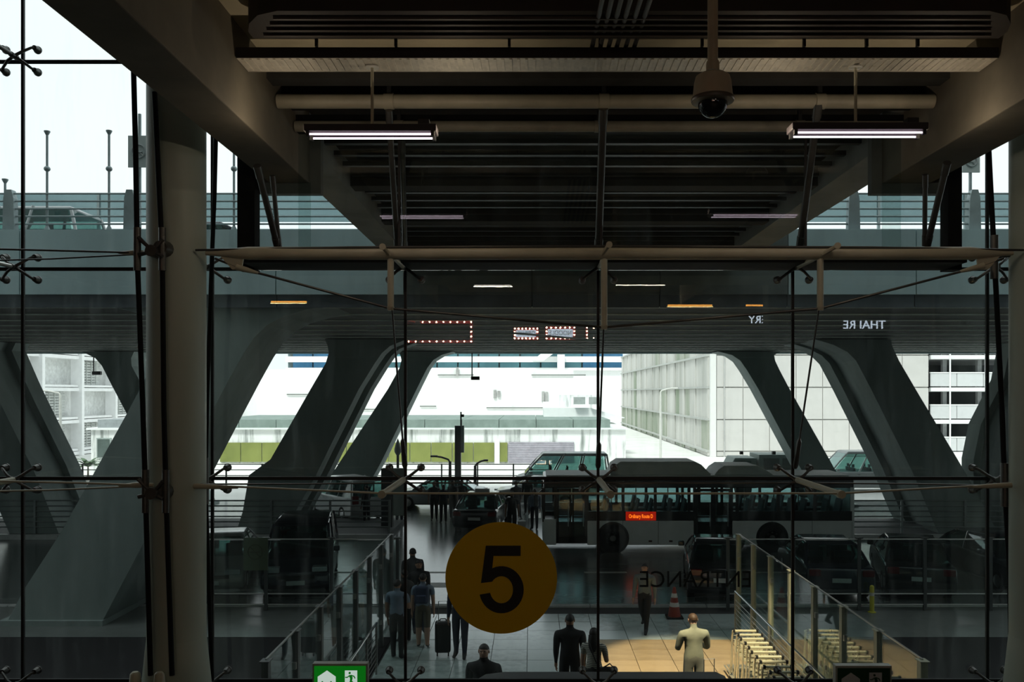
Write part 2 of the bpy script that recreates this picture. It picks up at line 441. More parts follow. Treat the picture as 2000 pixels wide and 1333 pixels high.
text_mesh('letters', 'ENTRANCE', 0.275, M('letter_film', (0.012, 0.013, 0.013), 0.6), (X_(1359, GL), GL + .012, Z_(1134, GL)), (math.radians(90), 0, math.radians(180)), ent, 0.002, sx=.94)
st = thing('sticker', 'pale square prohibition sticker on the glass near the white column', 'sticker', (X_(499, GL), GL + .01, Z_(1083, GL)))
MB().box(X_(475, GL), X_(523, GL), GL + .009, GL + .012, Z_(1115, GL), Z_(1051, GL)).build('film', M('sticker_back', (0.20, 0.29, 0.26), 0.6, var=.05), st)
b = MB(); cx, cz, r = X_(498, GL), Z_(1079, GL), 0.085
b.tube([(cx + r * math.cos(k * math.pi / 12), GL + .007, cz + r * math.sin(k * math.pi / 12)) for k in range(25)], 0.006, 6)
b.tube([(cx - r * .7, GL + .007, cz + r * .7), (cx + r * .7, GL + .007, cz - r * .7)], 0.006, 6)
b.tube([(cx - r * .6, GL + .007, cz), (cx + r * .6, GL + .007, cz)], 0.008, 6)
b.build('prohibition_mark', M('sticker_mark', (0.11, 0.16, 0.145), 0.6), st)

# ================================================================== COLUMNS AND CABLE TRUSSES
def column(px, label, D=9.3):
    x = X_(px, D); t = thing('column', label, 'column', (x, D, 0))
    MB().cyl((x, D, 0), (x, D, 20), 0.30, n=40).build('shaft', column_paint, t, smooth=True)
    MB().lathe([(0.30, 2.9), (0.315, 2.75), (0.36, 2.3), (0.38, 0)], (x, D, 0), 40).build('collar', column_paint, t, smooth=True)
    for dx in (-0.27, -0.02) if px < 1000 else (-0.25,):
        MB().lathe([(0.075, 2.1), (0.06, 2.5), (0.05, 2.62), (0.03, 2.64)], (x + dx, D - 0.38, 0), 14).build('anchor_cup', tube_paint, t, smooth=True)
    for z in (Z_(487, 9.0), Z_(960, 9.0)):
        b = MB(); b.cyl((x + .3 - .3, D - .28, z), (x + .0, D - .42, z), 0.09, 0.07, 14); b.build('bracket', rod_dark, t, smooth=True)
    return t
column(345, 'tall pale round column beside the double black tension rods')
column(2032, 'tall pale round column cut by the picture edge, at the far end of the tube truss')
def pts_at(lst, D): return [P(a, b, D) for a, b in lst]
ct = thing('cable_truss', 'dark vertical tension rods clamped along the tall pale column', 'cable truss', (X_(300, 8.9), 8.9, 0))
for lst, D in (([(261, 140), (265, 300), (268, 500), (279, 800), (284, 960), (294, 1320)], 8.88), ([(302, 180), (309, 330), (317, 500), (320, 800), (324, 960), (336, 1320)], 8.9)):
    MB().tube(pts_at(lst, D), 0.026, 10).build('tension_rod', blackgloss, ct, smooth=True)
    for y in (487, 960):
        i = [k for k in range(len(lst)) if lst[k][1] >= y][0]
        px = lst[i][0]
        MB().cyl(P(px, y - 42, D), P(px, y + 42, D), 0.037, n=12).build('rod_sleeve', rod_dark, ct, smooth=True)
for y in (487, 960):
    b = MB(); a = P(270, y - 8, 8.86); c = P(318, y - 4, 8.86); m = P(298, y + 4, 8.86)
    b.tube([a + Vector((0, 0, .08)), m, c + Vector((0, 0, .08))], 0.022, 8); b.tube([a - Vector((0, 0, .1)), m, c - Vector((0, 0, .1))], 0.022, 8)
    b.cyl(m - Vector((0, .05, 0)), m + Vector((0, .1, 0)), 0.06, n=12)
    b.build('rod_clamp', rod_dark, ct, smooth=True)
ct2 = thing('cable_truss', 'thin dark bowed rods just beyond the pale column, beside the glass seam', 'cable truss', (X_(415, 9.9), 9.9, 0))
MB().tube(pts_at([(422, 250), (419, 380), (414, 500), (405, 760), (401, 940), (407, 1120), (414, 1330)], 9.9), 0.024, 10).build('tension_rod', blackgloss, ct2, smooth=True)
MB().cyl(P(401, 895, 9.9), P(401, 985, 9.9), 0.04, n=12).build('rod_sleeve', rod_dark, ct2, smooth=True)
ct3 = thing('cable_truss', 'dark bowed tension rod before the farther pale column, cut by the picture edge', 'cable truss', (X_(1950, 9.6), 9.6, 0))
MB().tube(pts_at([(1929, 250), (1934, 350), (1942, 500), (1957, 800), (1962, 940), (1972, 1120), (1976, 1330)], 9.5), 0.028, 10).build('tension_rod', blackgloss, ct3, smooth=True)
for y, px in ((500, 1942), (945, 1962)):
    MB().cyl(P(px, y - 40, 9.5), P(px, y + 45, 9.5), 0.042, n=12).build('rod_sleeve', rod_dark, ct3, smooth=True)
    MB().tube([P(px, y, 9.5), P(px + 45, y - 5, 9.3), P(px + 70, y - 2, 9.3)], 0.035, 10).build('rod_clamp', rod_dark, ct3, smooth=True)
# fish-bellied tube truss across the bay
TD = 9.13
tt = thing('tube_truss', 'long brown horizontal tube with hanging struts and a sagging cable below', 'truss', (X_(1180, TD), TD, Z_(495, TD)))
zt = Z_(495, TD); x0, x1 = X_(402, TD), X_(1978, TD)
MB().tube([(x0, TD, zt), (x0 + .1, TD, zt), (x0 + .45, TD, zt), (x1 - .45, TD, zt), (x1 - .1, TD, zt), (x1, TD, zt)], [0.022, 0.03, 0.068, 0.068, 0.03, 0.022], 24).build('tube', tube_paint, tt, smooth=True)
MB().tube([(x0 - .1, TD - .02, zt + .03), (x0 + 1.5, TD - .06, zt + .052), (0.8, TD - .05, zt + .066), (x1 - 1.5, TD - .06, zt + .052), (x1 + .1, TD - .02, zt + .03)], 0.012, 8).build('upper_cable', rod_dark, tt, smooth=True)
low = [(420, 505), (465, 523), (763, 603), (1180, 640), (1602, 603), (1918, 520), (1960, 505)]
MB().tube([P(a, b, TD) for a, b in low], 0.013, 8).build('lower_cable', rod_dark, tt, smooth=True)
for a, c in (((462, 522), (505, 534)), ((1921, 519), (1875, 531))):
    MB().tube([P(*a, TD), P((a[0] + c[0]) / 2, (a[1] + c[1]) / 2, TD), P(*c, TD)], [0.035, 0.028, 0.014], 10).build('cable_socket', tube_paint, tt, smooth=True)
    s = 1 if a[0] < 1000 else -1
    MB().prism([(P(a[0] - 32 * s, 500, TD).x, P(0, 500, TD).z), (P(a[0] + 15 * s, 500, TD).x, P(0, 500, TD).z), (P(a[0] + 10 * s, 527, TD).x, P(0, 527, TD).z), (P(a[0] - 8 * s, 527, TD).x, P(0, 527, TD).z)], 'y', TD - .012, TD + .012).build('gusset_plate', tube_paint, tt)
for px, yb in ((763, 603), (1180, 640), (1602, 603)):
    b = MB(); b.cyl(P(px, 505, TD), P(px, yb, TD), 0.034, n=14); b.cyl(P(px, yb - 3, TD), P(px, yb + 4, TD), 0.04, 0.03, 14)
    b.build('hanging_strut', tube_paint, tt, smooth=True)
for (a, c, e_) in ((766, 606, 791), (1179, 643, 1168), (1599, 606, 1553)):
    p0, p1 = P(a, c, TD), P(e_, 915, 9.94); d_ = (p1 - p0)
    MB().tube([p0, p0 + d_ * .80, p0 + d_ * .82, p1 - d_ * .02, p1], [0.011, 0.011, 0.028, 0.032, 0.02], 8).build('tie_rod', rod_dark, tt, smooth=True)
for px, py in ((747, 482), (1190, 478), (1636, 480)):
    px2 = {747: 760, 1190: 1176, 1636: 1606}[px]
    b = MB(); b.tube([P(px2, 497, TD - .05), P(px, py, TD - .16)], 0.022, 8); b.cyl(P(px, py, TD - .15), P(px, py, TD - .19), 0.034, n=12)
    b.build('strut_end', tube_paint, tt, smooth=True)
# stays that hang from the bridge to the glass brackets
def stay(px0, py0, D0, px1, py1, D1, r, label, m=rod_dark):
    t = thing('stay_rod', label, 'rod', P(px0, py0, D0))
    b = MB(); a, c = P(px0, py0, D0), P(px1, py1, D1)
    b.cyl(a, c, r, n=12); o = b.build('rod', m, t, smooth=True)
    d = (c - a).normalized()
    MB().cyl(a - d * .05, a + d * .10, r * 1.18, n=12).build('fork_end', m, t, smooth=True)
    MB().cyl(c - d * .10, c + d * .03, r * 1.18, n=12).build('fork_end', m, t, smooth=True)
stay(1178, 222, 8.95, 1169, 482, 9.9, 0.042, 'thick steel stay hanging from the middle of the ceiling pipe to the tube truss', rod_dark)
stay(760, 225, 8.95, 776, 482, 9.9, 0.032, 'steel stay hanging from the pipe behind the lit strip lamp nearer the pale column')
stay(786, 285, 9.95, 791, 490, 9.95, 0.03, 'short vertical stay against the glass beside the slanting stay near the pale column')
stay(1597, 212, 8.95, 1563, 478, 9.9, 0.04, 'slanting steel stay behind the inner end of the strip lamp away from the column')
stay(504, 332, 9.2, 541, 478, 9.95, 0.036, 'slanting steel stay under the bridge beam nearer the double tension rods', rod_dark)
stay(533, 352, 9.6, 545, 478, 9.95, 0.026, 'thin upright stay under the bridge beam nearer the double tension rods', rod_dark)
stay(1848, 326, 9.2, 1812, 475, 9.95, 0.036, 'slanting stay under the bridge beam by the cut-off far column', rod_dark)
stay(1807, 350, 9.6, 1806, 475, 9.95, 0.026, 'thin upright stay under the bridge beam by the cut-off far column', rod_dark)
# horizontal cables of the lower level
hc = thing('tie_cable', 'thin bowed cables tying the lower glass struts across the bay', 'cable', P(1180, 955, 8.7))
zc = 4.505
MB().tube([(X_(392, 9.2), 9.2, zc + .02), (GX[4], 8.62, zc), (GX[5], 8.6, zc), (GX[6], 8.62, zc), (X_(1968, 9.3), 9.3, zc + .02)], 0.011, 8).build('bow_cable', tube_paint, hc, smooth=True)
MB().tube([(X_(392, 9.2), 9.2, zc + .03), (-2.6, 9.7, zc - .02), (GX[4], 10.0, zc - .04), (GX[6], 10.0, zc - .04), (4.3, 9.7, zc - .02), (X_(1968, 9.3), 9.3, zc)], 0.009, 8).build('back_cable', rod_dark, hc, smooth=True)
for a, c in (((375, 950), (465, 953)), ((1975, 948), (1890, 952))):
    MB().tube([P(*a, 9.15), P((a[0] + c[0]) / 2, (a[1] + c[1]) / 2, 9.15), P(*c, 9.15)], [0.03, 0.026, 0.012], 10).build('cable_socket', tube_paint, hc, smooth=True)
hc2 = thing('tie_cable', 'pair of thin cables from the upper clamp of the pale column to the picture edge', 'cable', P(100, 490, 9))
MB().tube([P(270, 494, 8.9), P(160, 491, 8.8), P(-120, 484, 8.6)], 0.010, 8).build('strand', rod_dark, hc2, smooth=True)
MB().tube([P(270, 497, 8.9), P(100, 506, 9.3), P(-120, 512, 9.6)], 0.009, 8).build('strand', rod_dark, hc2, smooth=True)
MB().tube([P(300, 494, 8.9), P(262, 494, 8.9), P(232, 494, 8.9)], [0.02, 0.03, 0.012], 10).build('cable_socket', tube_paint, hc2, smooth=True)
hc3 = thing('tie_cable', 'pair of thin cables from the lower clamp of the pale column to the picture edge', 'cable', P(100, 950, 9))
MB().tube([P(275, 948, 8.9), P(160, 944, 8.8), P(-120, 938, 8.6)], 0.011, 8).build('strand', tube_paint, hc3, smooth=True)
MB().tube([P(275, 950, 8.9), P(100, 958, 9.3), P(-120, 962, 9.6)], 0.010, 8).build('strand', tube_paint, hc3, smooth=True)
MB().tube([P(300, 948, 8.9), P(266, 948, 8.9), P(232, 949, 8.9)], [0.02, 0.032, 0.012], 10).build('cable_socket', tube_paint, hc3, smooth=True)

# ================================================================== THE BRIDGE OVERHEAD
br = thing('access_bridge', 'dark concrete bridge overhead from the hall to the elevated road', 'bridge', (0.75, 6, 8))
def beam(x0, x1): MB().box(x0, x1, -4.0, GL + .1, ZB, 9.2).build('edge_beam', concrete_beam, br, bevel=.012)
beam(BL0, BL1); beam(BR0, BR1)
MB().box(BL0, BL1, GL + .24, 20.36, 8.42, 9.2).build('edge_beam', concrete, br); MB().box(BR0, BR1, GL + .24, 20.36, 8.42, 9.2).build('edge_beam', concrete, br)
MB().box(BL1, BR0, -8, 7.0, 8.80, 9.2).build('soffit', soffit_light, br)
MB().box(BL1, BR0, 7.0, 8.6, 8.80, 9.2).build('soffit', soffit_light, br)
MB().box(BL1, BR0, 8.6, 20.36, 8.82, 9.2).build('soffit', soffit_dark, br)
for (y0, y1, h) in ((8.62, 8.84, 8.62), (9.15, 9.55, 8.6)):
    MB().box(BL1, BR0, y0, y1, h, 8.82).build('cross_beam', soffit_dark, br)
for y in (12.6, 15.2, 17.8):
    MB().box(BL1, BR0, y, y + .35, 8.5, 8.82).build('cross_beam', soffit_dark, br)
slat_m = M('soffit_slat', (0.035, 0.036, 0.034), 0.4, 0.4, var=.4, scale=6)
for k in range(18):
    y = 10.8 + k * 0.53
    MB().box(BL1 + .05, BR0 - .05, y, y + .09, 8.60, 8.66).build('slat', slat_m, br)
# services under the soffit: each a thing
def pipe(py, D, r, label, x0=BL1, x1=BR0, m=None):
    t = thing('ceiling_pipe', label, 'pipe', (0.8, D, Z_(py, D)))
    z = Z_(py, D)
    MB().cyl((x0 + .015, D, z), (x1 - .015, D, z), r, n=24).build('barrel', m, t, smooth=True)
    for x in (-1.47, 0.74, 2.96):
        MB().cyl((x - .05, D, z), (x + .05, D, z), r * 1.12, n=24).build('pipe_collar', m, t, smooth=True)
        MB().box(x - .02, x + .02, D - .02, D + .02, z + r * .9, 8.82).build('hanger', dark_metal, t)
pipe_m = M('pipe_paint', (0.42, 0.39, 0.29), 0.5, var=.2, scale=2)
pipe(198, 8.95, 0.072, 'brown ceiling pipe just behind the strip lamps, nearer the cable tray', m=pipe_m)
pipe(247, 9.62, 0.06, 'dim brown ceiling pipe against the glass, behind the other ceiling pipe', m=M('pipe_paint_dim', (0.27, 0.255, 0.20), 0.6, var=.2))
dt = thing('air_duct', 'long dark ribbed air duct with chamfered ends under the bridge soffit', 'duct', (0.8, 7.2, 8.5))
xa, xb = -2.40, 4.02
MB().prism([(xa, 7.5), (xa, 7.36), (xa + .06, 7.2), (xa + .18, 7.04), (xa + .36, 6.96), (xb - .36, 6.96), (xb - .18, 7.04), (xb - .06, 7.2), (xb, 7.36), (xb, 7.5)], 'z', 8.557, 8.795).build('duct_body', M('duct_brown', (0.03, 0.024, 0.020), 0.7), dt)
for k, yy in enumerate((7.06, 7.17, 7.28, 7.39)):
    MB().box(xa + .3 - k * .06, xb - .3 + k * .06, yy, yy + .022, 8.535, 8.557).build('rib', M('duct_rib', (0.06, 0.048, 0.038), 0.6), dt)
for x in (-1.9, -1.2, -.2, .6, 1.5, 2.4, 2.95, 3.4):
    MB().box(x - .012, x + .012, 7.66, 7.69, 8.555, 8.80).build('hanger', dark_metal, dt)
tr = thing('cable_tray', 'galvanised perforated cable tray spanning between the bridge beams above the lamps', 'tray', (0.8, 7.87, 8.47))
zt_ = 8.47
MB().box(BL1 + .01, BR0 - .01, 7.71, 8.03, zt_, zt_ + .006).build('tray_plate', galv, tr)
MB().box(BL1 + .01, BR0 - .01, 7.70, 7.71, zt_ - .002, zt_ + .09).build('tray_side', M('tray_side_brown', (0.014, 0.010, 0.009), 0.6), tr)
MB().box(BL1 + .01, BR0 - .01, 8.03, 8.04, zt_ - .002, zt_ + .09).build('tray_side', galv, tr)
slot = MB().box(-.012, .012, 7.73, 8.01, zt_ - .006, zt_).build('tray_rib', galv, tr)
for k in range(96):
    if k == 0: slot.location.x = BL1 + .06 - tr.location.x * 0; continue
    o = bpy.data.objects.new('tray_rib', slot.data); COL.objects.link(o); o.parent = tr; o.location = (BL1 + .06 + k * 0.07, 0, 0)
cb = thing('conduit_bundle', 'bundle of six dark conduits running along the soffit above the tray', 'conduit', (0.8, 7.2, 8.6))
for k in range(6):
    x = 0.55 + k * 0.072
    MB().cyl((x, 4.5, 8.42), (x + random.uniform(-.02, .02), 8.3, 8.62), 0.02, n=10).build('conduit', M('conduit_grey', (0.06, 0.06, 0.058), 0.5, .3), cb, smooth=True)

lamp_tube = glow('lamp_tube', (1.0, 0.80, 0.94), 3.0)
def strip_lamp(x0, x1, D, ztube, ztop, label, detail=True, rodx=None, rr=0.014):
    xm = rodx if rodx is not None else (x0 + x1) / 2
    t = thing('strip_lamp', label, 'lamp', (xm, D, ztop), group=None)
    hb = ztube + 0.03
    MB().box(x0 - .01, x1 + .01, D - .095, D + .095, hb, hb + .065).build('housing', M('lamp_housing', (0.035, 0.03, 0.033), .6), t, bevel=.008)
    for dy in (-.068, .068):
        MB().cyl((x0 + .03, D + dy, ztube + .008), (x1 - .03, D + dy, ztube + .008), 0.0085, n=12).build('lamp_tube', lamp_tube, t, smooth=True)
        for xe in (x0 + .01, x1 - .04):
            MB().box(xe, xe + .03, D + dy - .02, D + dy + .02, ztube - .012, hb + .01).build('tube_holder', dark_metal, t)
    if detail:
        for xl in (x0 - .16, x1 + .16):
            ld = bpy.data.lights.new('strip_lamp_light', 'POINT'); ld.energy = 5; ld.color = (1, .82, .60); ld.shadow_soft_size = 0
            lo = bpy.data.objects.new('strip_lamp_light', ld); COL.objects.link(lo); lo.parent = t; lo.location = Vector((xl, D, ztube + .0)) - t.location
        MB().box(x1 - .16, x1 - .06, D - .05, D + .05, hb + .065, hb + .12).build('gear_box', dark_metal, t)
    MB().cyl((xm, D, hb + .06), (xm, D, ztop), rr, n=12).build('hanger_rod', tube_paint, t, smooth=True)
    MB().lathe([(.06, ztop - .012), (.06, ztop)], (xm, D, 0), 18).build('ceiling_plate', white_paint, t, smooth=True)
    return t
LD = 7.9
strip_lamp(X_(600, LD), X_(852, LD), LD, Z_(268, LD), 8.463, 'lit twin-tube strip lamp hanging near the pale column with the double rods', rodx=X_(727, LD))
strip_lamp(X_(1544, LD), X_(1803, LD), LD, Z_(265, LD), 8.463, 'lit twin-tube strip lamp hanging beyond the dome camera', rodx=X_(1671, LD))
for (a, b_, y, D, lab) in () and ((808, 920, 423, 15.9, 'small far strip lamp under the bridge, nearest the slanting stay'), (752, 786, 420, 16.6, 'short far strip lamp half hidden by the stay nearest the column'), (1380, 1518, 428, 15.7, 'small far strip lamp under the bridge on the side of the bus')):
    strip_lamp(X_(a, D), X_(b_, D), D, Z_(y, D), 8.82, lab, detail=False)
# dome camera
dc = thing('dome_camera', 'brown dome security camera on a pole from the soffit', 'camera', (X_(1392, 6.1), 6.1, 8.8))
cx, cy = X_(1392, 6.1), 6.1
zc_ = Z_(180, 6.1); k = 6.1 / F
cam_m = M('camera_housing', (0.46, 0.39, 0.28), 0.35, var=.12)
MB().cyl((cx, cy, Z_(138, 6.1)), (cx, cy, 8.8), 0.036, n=18).build('pole', cam_m, dc, smooth=True)
MB().lathe([(0.042, Z_(120, 6.1)), (0.046, Z_(125, 6.1)), (0.046, Z_(139, 6.1))][::-1], (cx, cy, 0), 20).build('pole_collar', cam_m, dc, smooth=True)
MB().lathe([(0.10, Z_(200, 6.1)), (0.143, Z_(199, 6.1)), (0.145, Z_(192, 6.1)), (0.138, Z_(186, 6.1)), (0.128, Z_(160, 6.1)), (0.118, Z_(150, 6.1)), (0.09, Z_(145, 6.1)), (0.03, Z_(143, 6.1))], (cx, cy, 0), 36).build('housing', cam_m, dc, smooth=True)
MB().lathe([(0.146, Z_(199, 6.1)), (0.150, Z_(196, 6.1)), (0.150, Z_(193, 6.1)), (0.145, Z_(191, 6.1))], (cx, cy, 0), 36).build('rim_ring', M('camera_ring', (0.10, 0.08, 0.06), .4), dc, smooth=True)
dome = [(max(.003, 0.102 * math.cos(a)), Z_(202, 6.1) - 0.102 * math.sin(a)) for a in [math.pi / 2 * i / 9 for i in range(10)]][::-1]
MB().lathe(dome, (cx, cy, 0), 28).build('dome', M('smoked_dome', (0.008, 0.008, 0.01), 0.05, var=0, spec=.6), dc, smooth=True)
# ================================================================== ELEVATED ROAD AND ITS PIERS
DN, DF, ZU = 20.5, 44.3, 7.53
er = struct('elevated_road', (0, DN, ZU))
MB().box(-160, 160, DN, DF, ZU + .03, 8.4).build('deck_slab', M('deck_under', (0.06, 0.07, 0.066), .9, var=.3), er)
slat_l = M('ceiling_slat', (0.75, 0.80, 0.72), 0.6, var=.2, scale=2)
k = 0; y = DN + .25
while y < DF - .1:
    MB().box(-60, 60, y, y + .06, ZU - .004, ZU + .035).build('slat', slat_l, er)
    y += 1.9 / 2 if y > 33 and False else 1.88
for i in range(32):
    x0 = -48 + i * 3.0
    MB().box(x0 + .012, x0 + 2.988, DN - .12, DN, ZU + .28, 9.33).build('fascia_panel', M('fascia_shaded', (.10, .12, .115), .8) if -3.5 < x0 + 1.5 < 4.8 else concrete_deck, er)  # panels below the bridge: its shade put into a darker fascia colour
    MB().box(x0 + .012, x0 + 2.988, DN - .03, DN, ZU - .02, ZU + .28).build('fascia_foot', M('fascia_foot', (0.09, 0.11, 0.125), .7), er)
MB().box(-160, 160, DF - .25, DF, ZU - .04, 10.0).build('far_parapet', concrete_deck, er)
MB().box(-60, 60, 24.0, 24.25, 8.4, 10.03).build('median_kerb', concrete_deck, er)
# edge railing, each bay built
rail_m = M('rail_grey', (0.30, 0.36, 0.37), .5, .2)
er2 = thing('deck_railing', 'grey post-and-rail parapet along the near edge of the elevated road', 'railing', (0, DN + .1, 9.33))
for (a, c) in ((-24, -2.5), (4.6, 24)):
    for z in (9.50, 9.68, 9.86, 10.04, 10.22):
        MB().cyl((a, DN + .1, z), (c, DN + .1, z), 0.022, n=8).build('rail', rail_m, er2, smooth=True)
xs = [X_(15, DN) - 2.85 * 2 + 2.85 * i for i in range(19)]
for x in xs:
    if -2.4 < x < 4.4 or x > 24: continue
    MB().prism([(x - .14, 9.33), (x + .14, 9.33), (x + .12, 10.1), (x + .07, 10.3), (x - .07, 10.3), (x - .12, 10.1)], 'y', DN + .02, DN + .2).build('post', rail_m, er2)
# wind screen behind it
frost = glass('frosted_screen', (0.52, 0.62, 0.63), 0.04, (0.35, 0.6), (0.35, 0.43, 0.45), (.6, 1, .6), 1.2)
ws = thing('wind_screen', 'row of teal frosted screen panels beyond the railing on the elevated road', 'screen', (0, 24.1, 10.03))
x = -24.0
while x < 24:
    if not (-3.2 < x < 4.4):
        MB().box(x + .03, x + 2.37, 24.1, 24.13, 10.24, 11.0).build('screen_panel', frost, ws)
        MB().box(x - .03, x + .03, 24.07, 24.16, 10.03, 11.02).build('post', rail_m, ws)
    x += 2.4
# slim posts on the deck edge
for px, top, lab in ((92, 258, 'slim grey post with two knobs on the deck edge, nearer the picture edge'), (213, 257, 'slim grey post with two knobs on the deck edge, nearer the square sign'), (457, 250, 'slim post with a knob seen between the pale column and the black frame'), (10, 352, 'short slim post at the very edge of the elevated road')):
    D = 20.62; t = thing('slim_post', lab, 'post', P(px, 445, D))
    xx = X_(px, D)
    MB().cyl((xx, D, 9.3), (xx, D, Z_(top, D)), 0.028, n=10).build('shaft', rail_m, t, smooth=True)
    MB().lathe([(.03, Z_(top + 6, D)), (.07, Z_(top, D)), (.07, Z_(top - 2, D))], (xx, D, 0), 12).build('cap', rail_m, t, smooth=True)
    if top < 300: MB().ball((xx, D, Z_(330, D)), .075, (1, 1, .9), 12).build('knob', rail_m, t, smooth=True)
    MB().lathe([(.07, 9.33), (.06, 9.4), (.03, 9.46)], (xx, D, 0), 12).build('foot', rail_m, t, smooth=True)
def round_sign(px, py, hw, hh, D, label):
    t = thing('road_sign', label, 'sign', P(px, 445, D)); c = P(px, py, D); s = D / F
    MB().box(c.x - hw * s, c.x + hw * s, D, D + .03, c.z - hh * s, c.z + hh * s).build('plate', M('sign_plate', (0.42, 0.47, 0.46), .5, var=.05), t)
    b = MB(); r = hw * s * .62
    b.tube([(c.x + r * math.cos(a * math.pi / 12), D - .012, c.z + r * math.sin(a * math.pi / 12)) for a in range(25)], .022, 6)
    b.tube([(c.x - r * .7, D - .012, c.z + r * .7), (c.x + r * .7, D - .012, c.z - r * .7)], .02, 6); b.tube([(c.x - r * .55, D - .012, c.z - .02), (c.x + r * .55, D - .012, c.z - .02)], .022, 6)
    b.build('prohibition_ring', M('sign_mark', (0.22, 0.25, 0.25), .5), t)
    MB().cyl((c.x, D + .05, 8.9), (c.x, D + .05, c.z + hh * s * 2.4), .04, n=10).build('pole', rail_m, t, smooth=True)
round_sign(271, 296, 21, 31, 21.0, 'square grey prohibition sign on a pole on the elevated road beside the column')
round_sign(1897, 315, 17, 22, 22.0, 'square grey sign on the elevated road near the cut-off far column')

def pier(prof, D, depth, label, m=concrete_pier, blades=True):
    s = D / F
    base = (prof[0][1] + prof[0][2]) / 2
    t = thing('leaning_pier', label, 'pier', (X_(base, D), D, 0))
    def poly(inset):
        L = [(X_(a, D) + inset, Z_(y, D)) for y, a, b in prof]; R = [(X_(b, D) - inset, Z_(y, D)) for y, a, b in prof]
        return L + R[::-1]
    if blades:
        f = depth * .3
        MB().prism(poly(0), 'y', D, D + f).build('front_blade', m, t)
        MB().prism(poly(.28), 'y', D + f, D + depth - f).build('web', m, t)
        MB().prism(poly(0), 'y', D + depth - f, D + depth).build('rear_blade', m, t)
    else:
        MB().prism(poly(0), 'y', D, D + depth).build('leg', m, t)
        MB().prism([(X_(prof[0][1], D) - .1, -.02), (X_(prof[0][2], D) + .1, -.02), (X_(prof[0][2], D) + .1, .12), (X_(prof[0][1], D) - .1, .12)], 'y', D - .1, D + depth + .1).build('foot', m, t)
pier([(1222, 10, 196), (1216, 14, 199), (1155, 45, 231), (1039, 120, 292), (808, 248, 412), (740, 284, 448), (690, 306, 476), (660, 312, 496), (635, 306, 522), (617, 285, 555), (604, 240, 600), (597, 200, 660)], 20.62, 2.4, 'huge leaning concrete pier close behind the pale column', blades=False)
pier([(1051, 457, 550), (1041, 461, 557), (1000, 474, 577), (929, 486, 617), (898, 528, 632), (760, 607, 701), (710, 636, 732), (690, 642, 746), (676, 640, 762), (663, 634, 795)], 33, 3.3, 'broad leaning concrete pier with grooved side, beside the parked vans')
pier([(991, 606, 696), (904, 663, 744), (760, 758, 814), (720, 780, 834), (704, 784, 846), (694, 782, 862), (687, 774, 885)], 42, 1.6, 'slim leaning concrete pier behind the broad grooved pier', blades=False)
pier([(991, 340, 400), (800, 243, 303), (745, 214, 273), (715, 199, 257), (700, 186, 256), (687, 160, 262)], 42, 1.6, 'slim pier under the deck leaning towards the pale garage, half behind the huge pier', blades=False)
pier([(1051, 22, 118), (920, -35, 66), (787, -100, 0), (740, -125, -22), (680, -170, -48), (663, -200, -40)], 33, 3.3, 'leaning pier at the picture edge with its side face lit')
pier([(1051, 1839, 1951), (1030, 1827, 1943), (926, 1784, 1887), (760, 1701, 1788), (705, 1672, 1756), (688, 1655, 1748), (674, 1628, 1742), (663, 1592, 1740)], 33, 4.2, 'broad leaning concrete pier with grooved side, beside the rear of the bus')
pier([(1051, 1962, 2010), (908, 1962, 2035), (834, 1977, 2070), (740, 2025, 2115), (663, 2040, 2180)], 33, 3.3, 'pale leaning pier half hidden behind the far column')
pier([(991, 1604, 1672), (882, 1546, 1611), (760, 1481, 1542), (722, 1458, 1522), (705, 1446, 1514), (694, 1430, 1512), (687, 1402, 1525)], 42, 1.6, 'slim leaning concrete pier behind the roof of the bus', blades=False)
# cameras on thin rods below the deck edge
for px, yb, lab in ((922, 738, 'small camera on a thin rod below the deck edge, over the white yard'), (183, 728, 'small camera on a thin rod below the deck edge, before the pale garage')):
    D = 43.9; t = thing('hanging_camera', lab, 'camera', P(px, 690, D)); p = P(px, yb, D)
    MB().cyl((p.x, D, ZU + .0), p, .03, n=8).build('rod', black, t, smooth=True)
    MB().box(p.x - .05, p.x + .38, D - .1, D + .1, p.z - .12, p.z + .06).build('camera_body', black, t, bevel=.02)
# guard railings on the island
gr_m = M('guard_rail_grey', (0.24, 0.27, 0.27), .45, .4)
def guard(xa, xb, D, zs, pitch, label, m=gr_m, r=.028, zb=0.17):
    t = thing('guard_railing', label, 'railing', ((xa + xb) / 2, D, zb))
    for z in zs: MB().cyl((xa, D, z), (xb, D, z), r, n=8).build('rail', m, t, smooth=True)
    n = max(1, int((xb - xa) / pitch))
    for i in range(n + 1):
        x = xa + (xb - xa) * i / n
        MB().box(x - .04, x + .04, D - .03, D + .03, zb, max(zs) + .03).build('post', m, t)
guard(-30, -5.4, 32.95, (.42, .62, .82, 1.02, 1.22, 1.42), 2.2, 'grey horizontal rail fence on the island beside the broad grooved pier')
guard(11.6, 26, 32.95, (.42, .62, .82, 1.02, 1.22, 1.42), 2.2, 'grey horizontal rail fence on the island behind the tail of the bus')
guard(-32, 1.0, 50, (.75, 1.08, 1.40), 2.0, 'thin black rail fence along the sunlit yard beyond the deck', black, .025, zb=0)
guard(26, 36, 50, (.75, 1.08, 1.40), 2.0, 'thin rail fence before the open parking floors', gr_m, .025, zb=0)

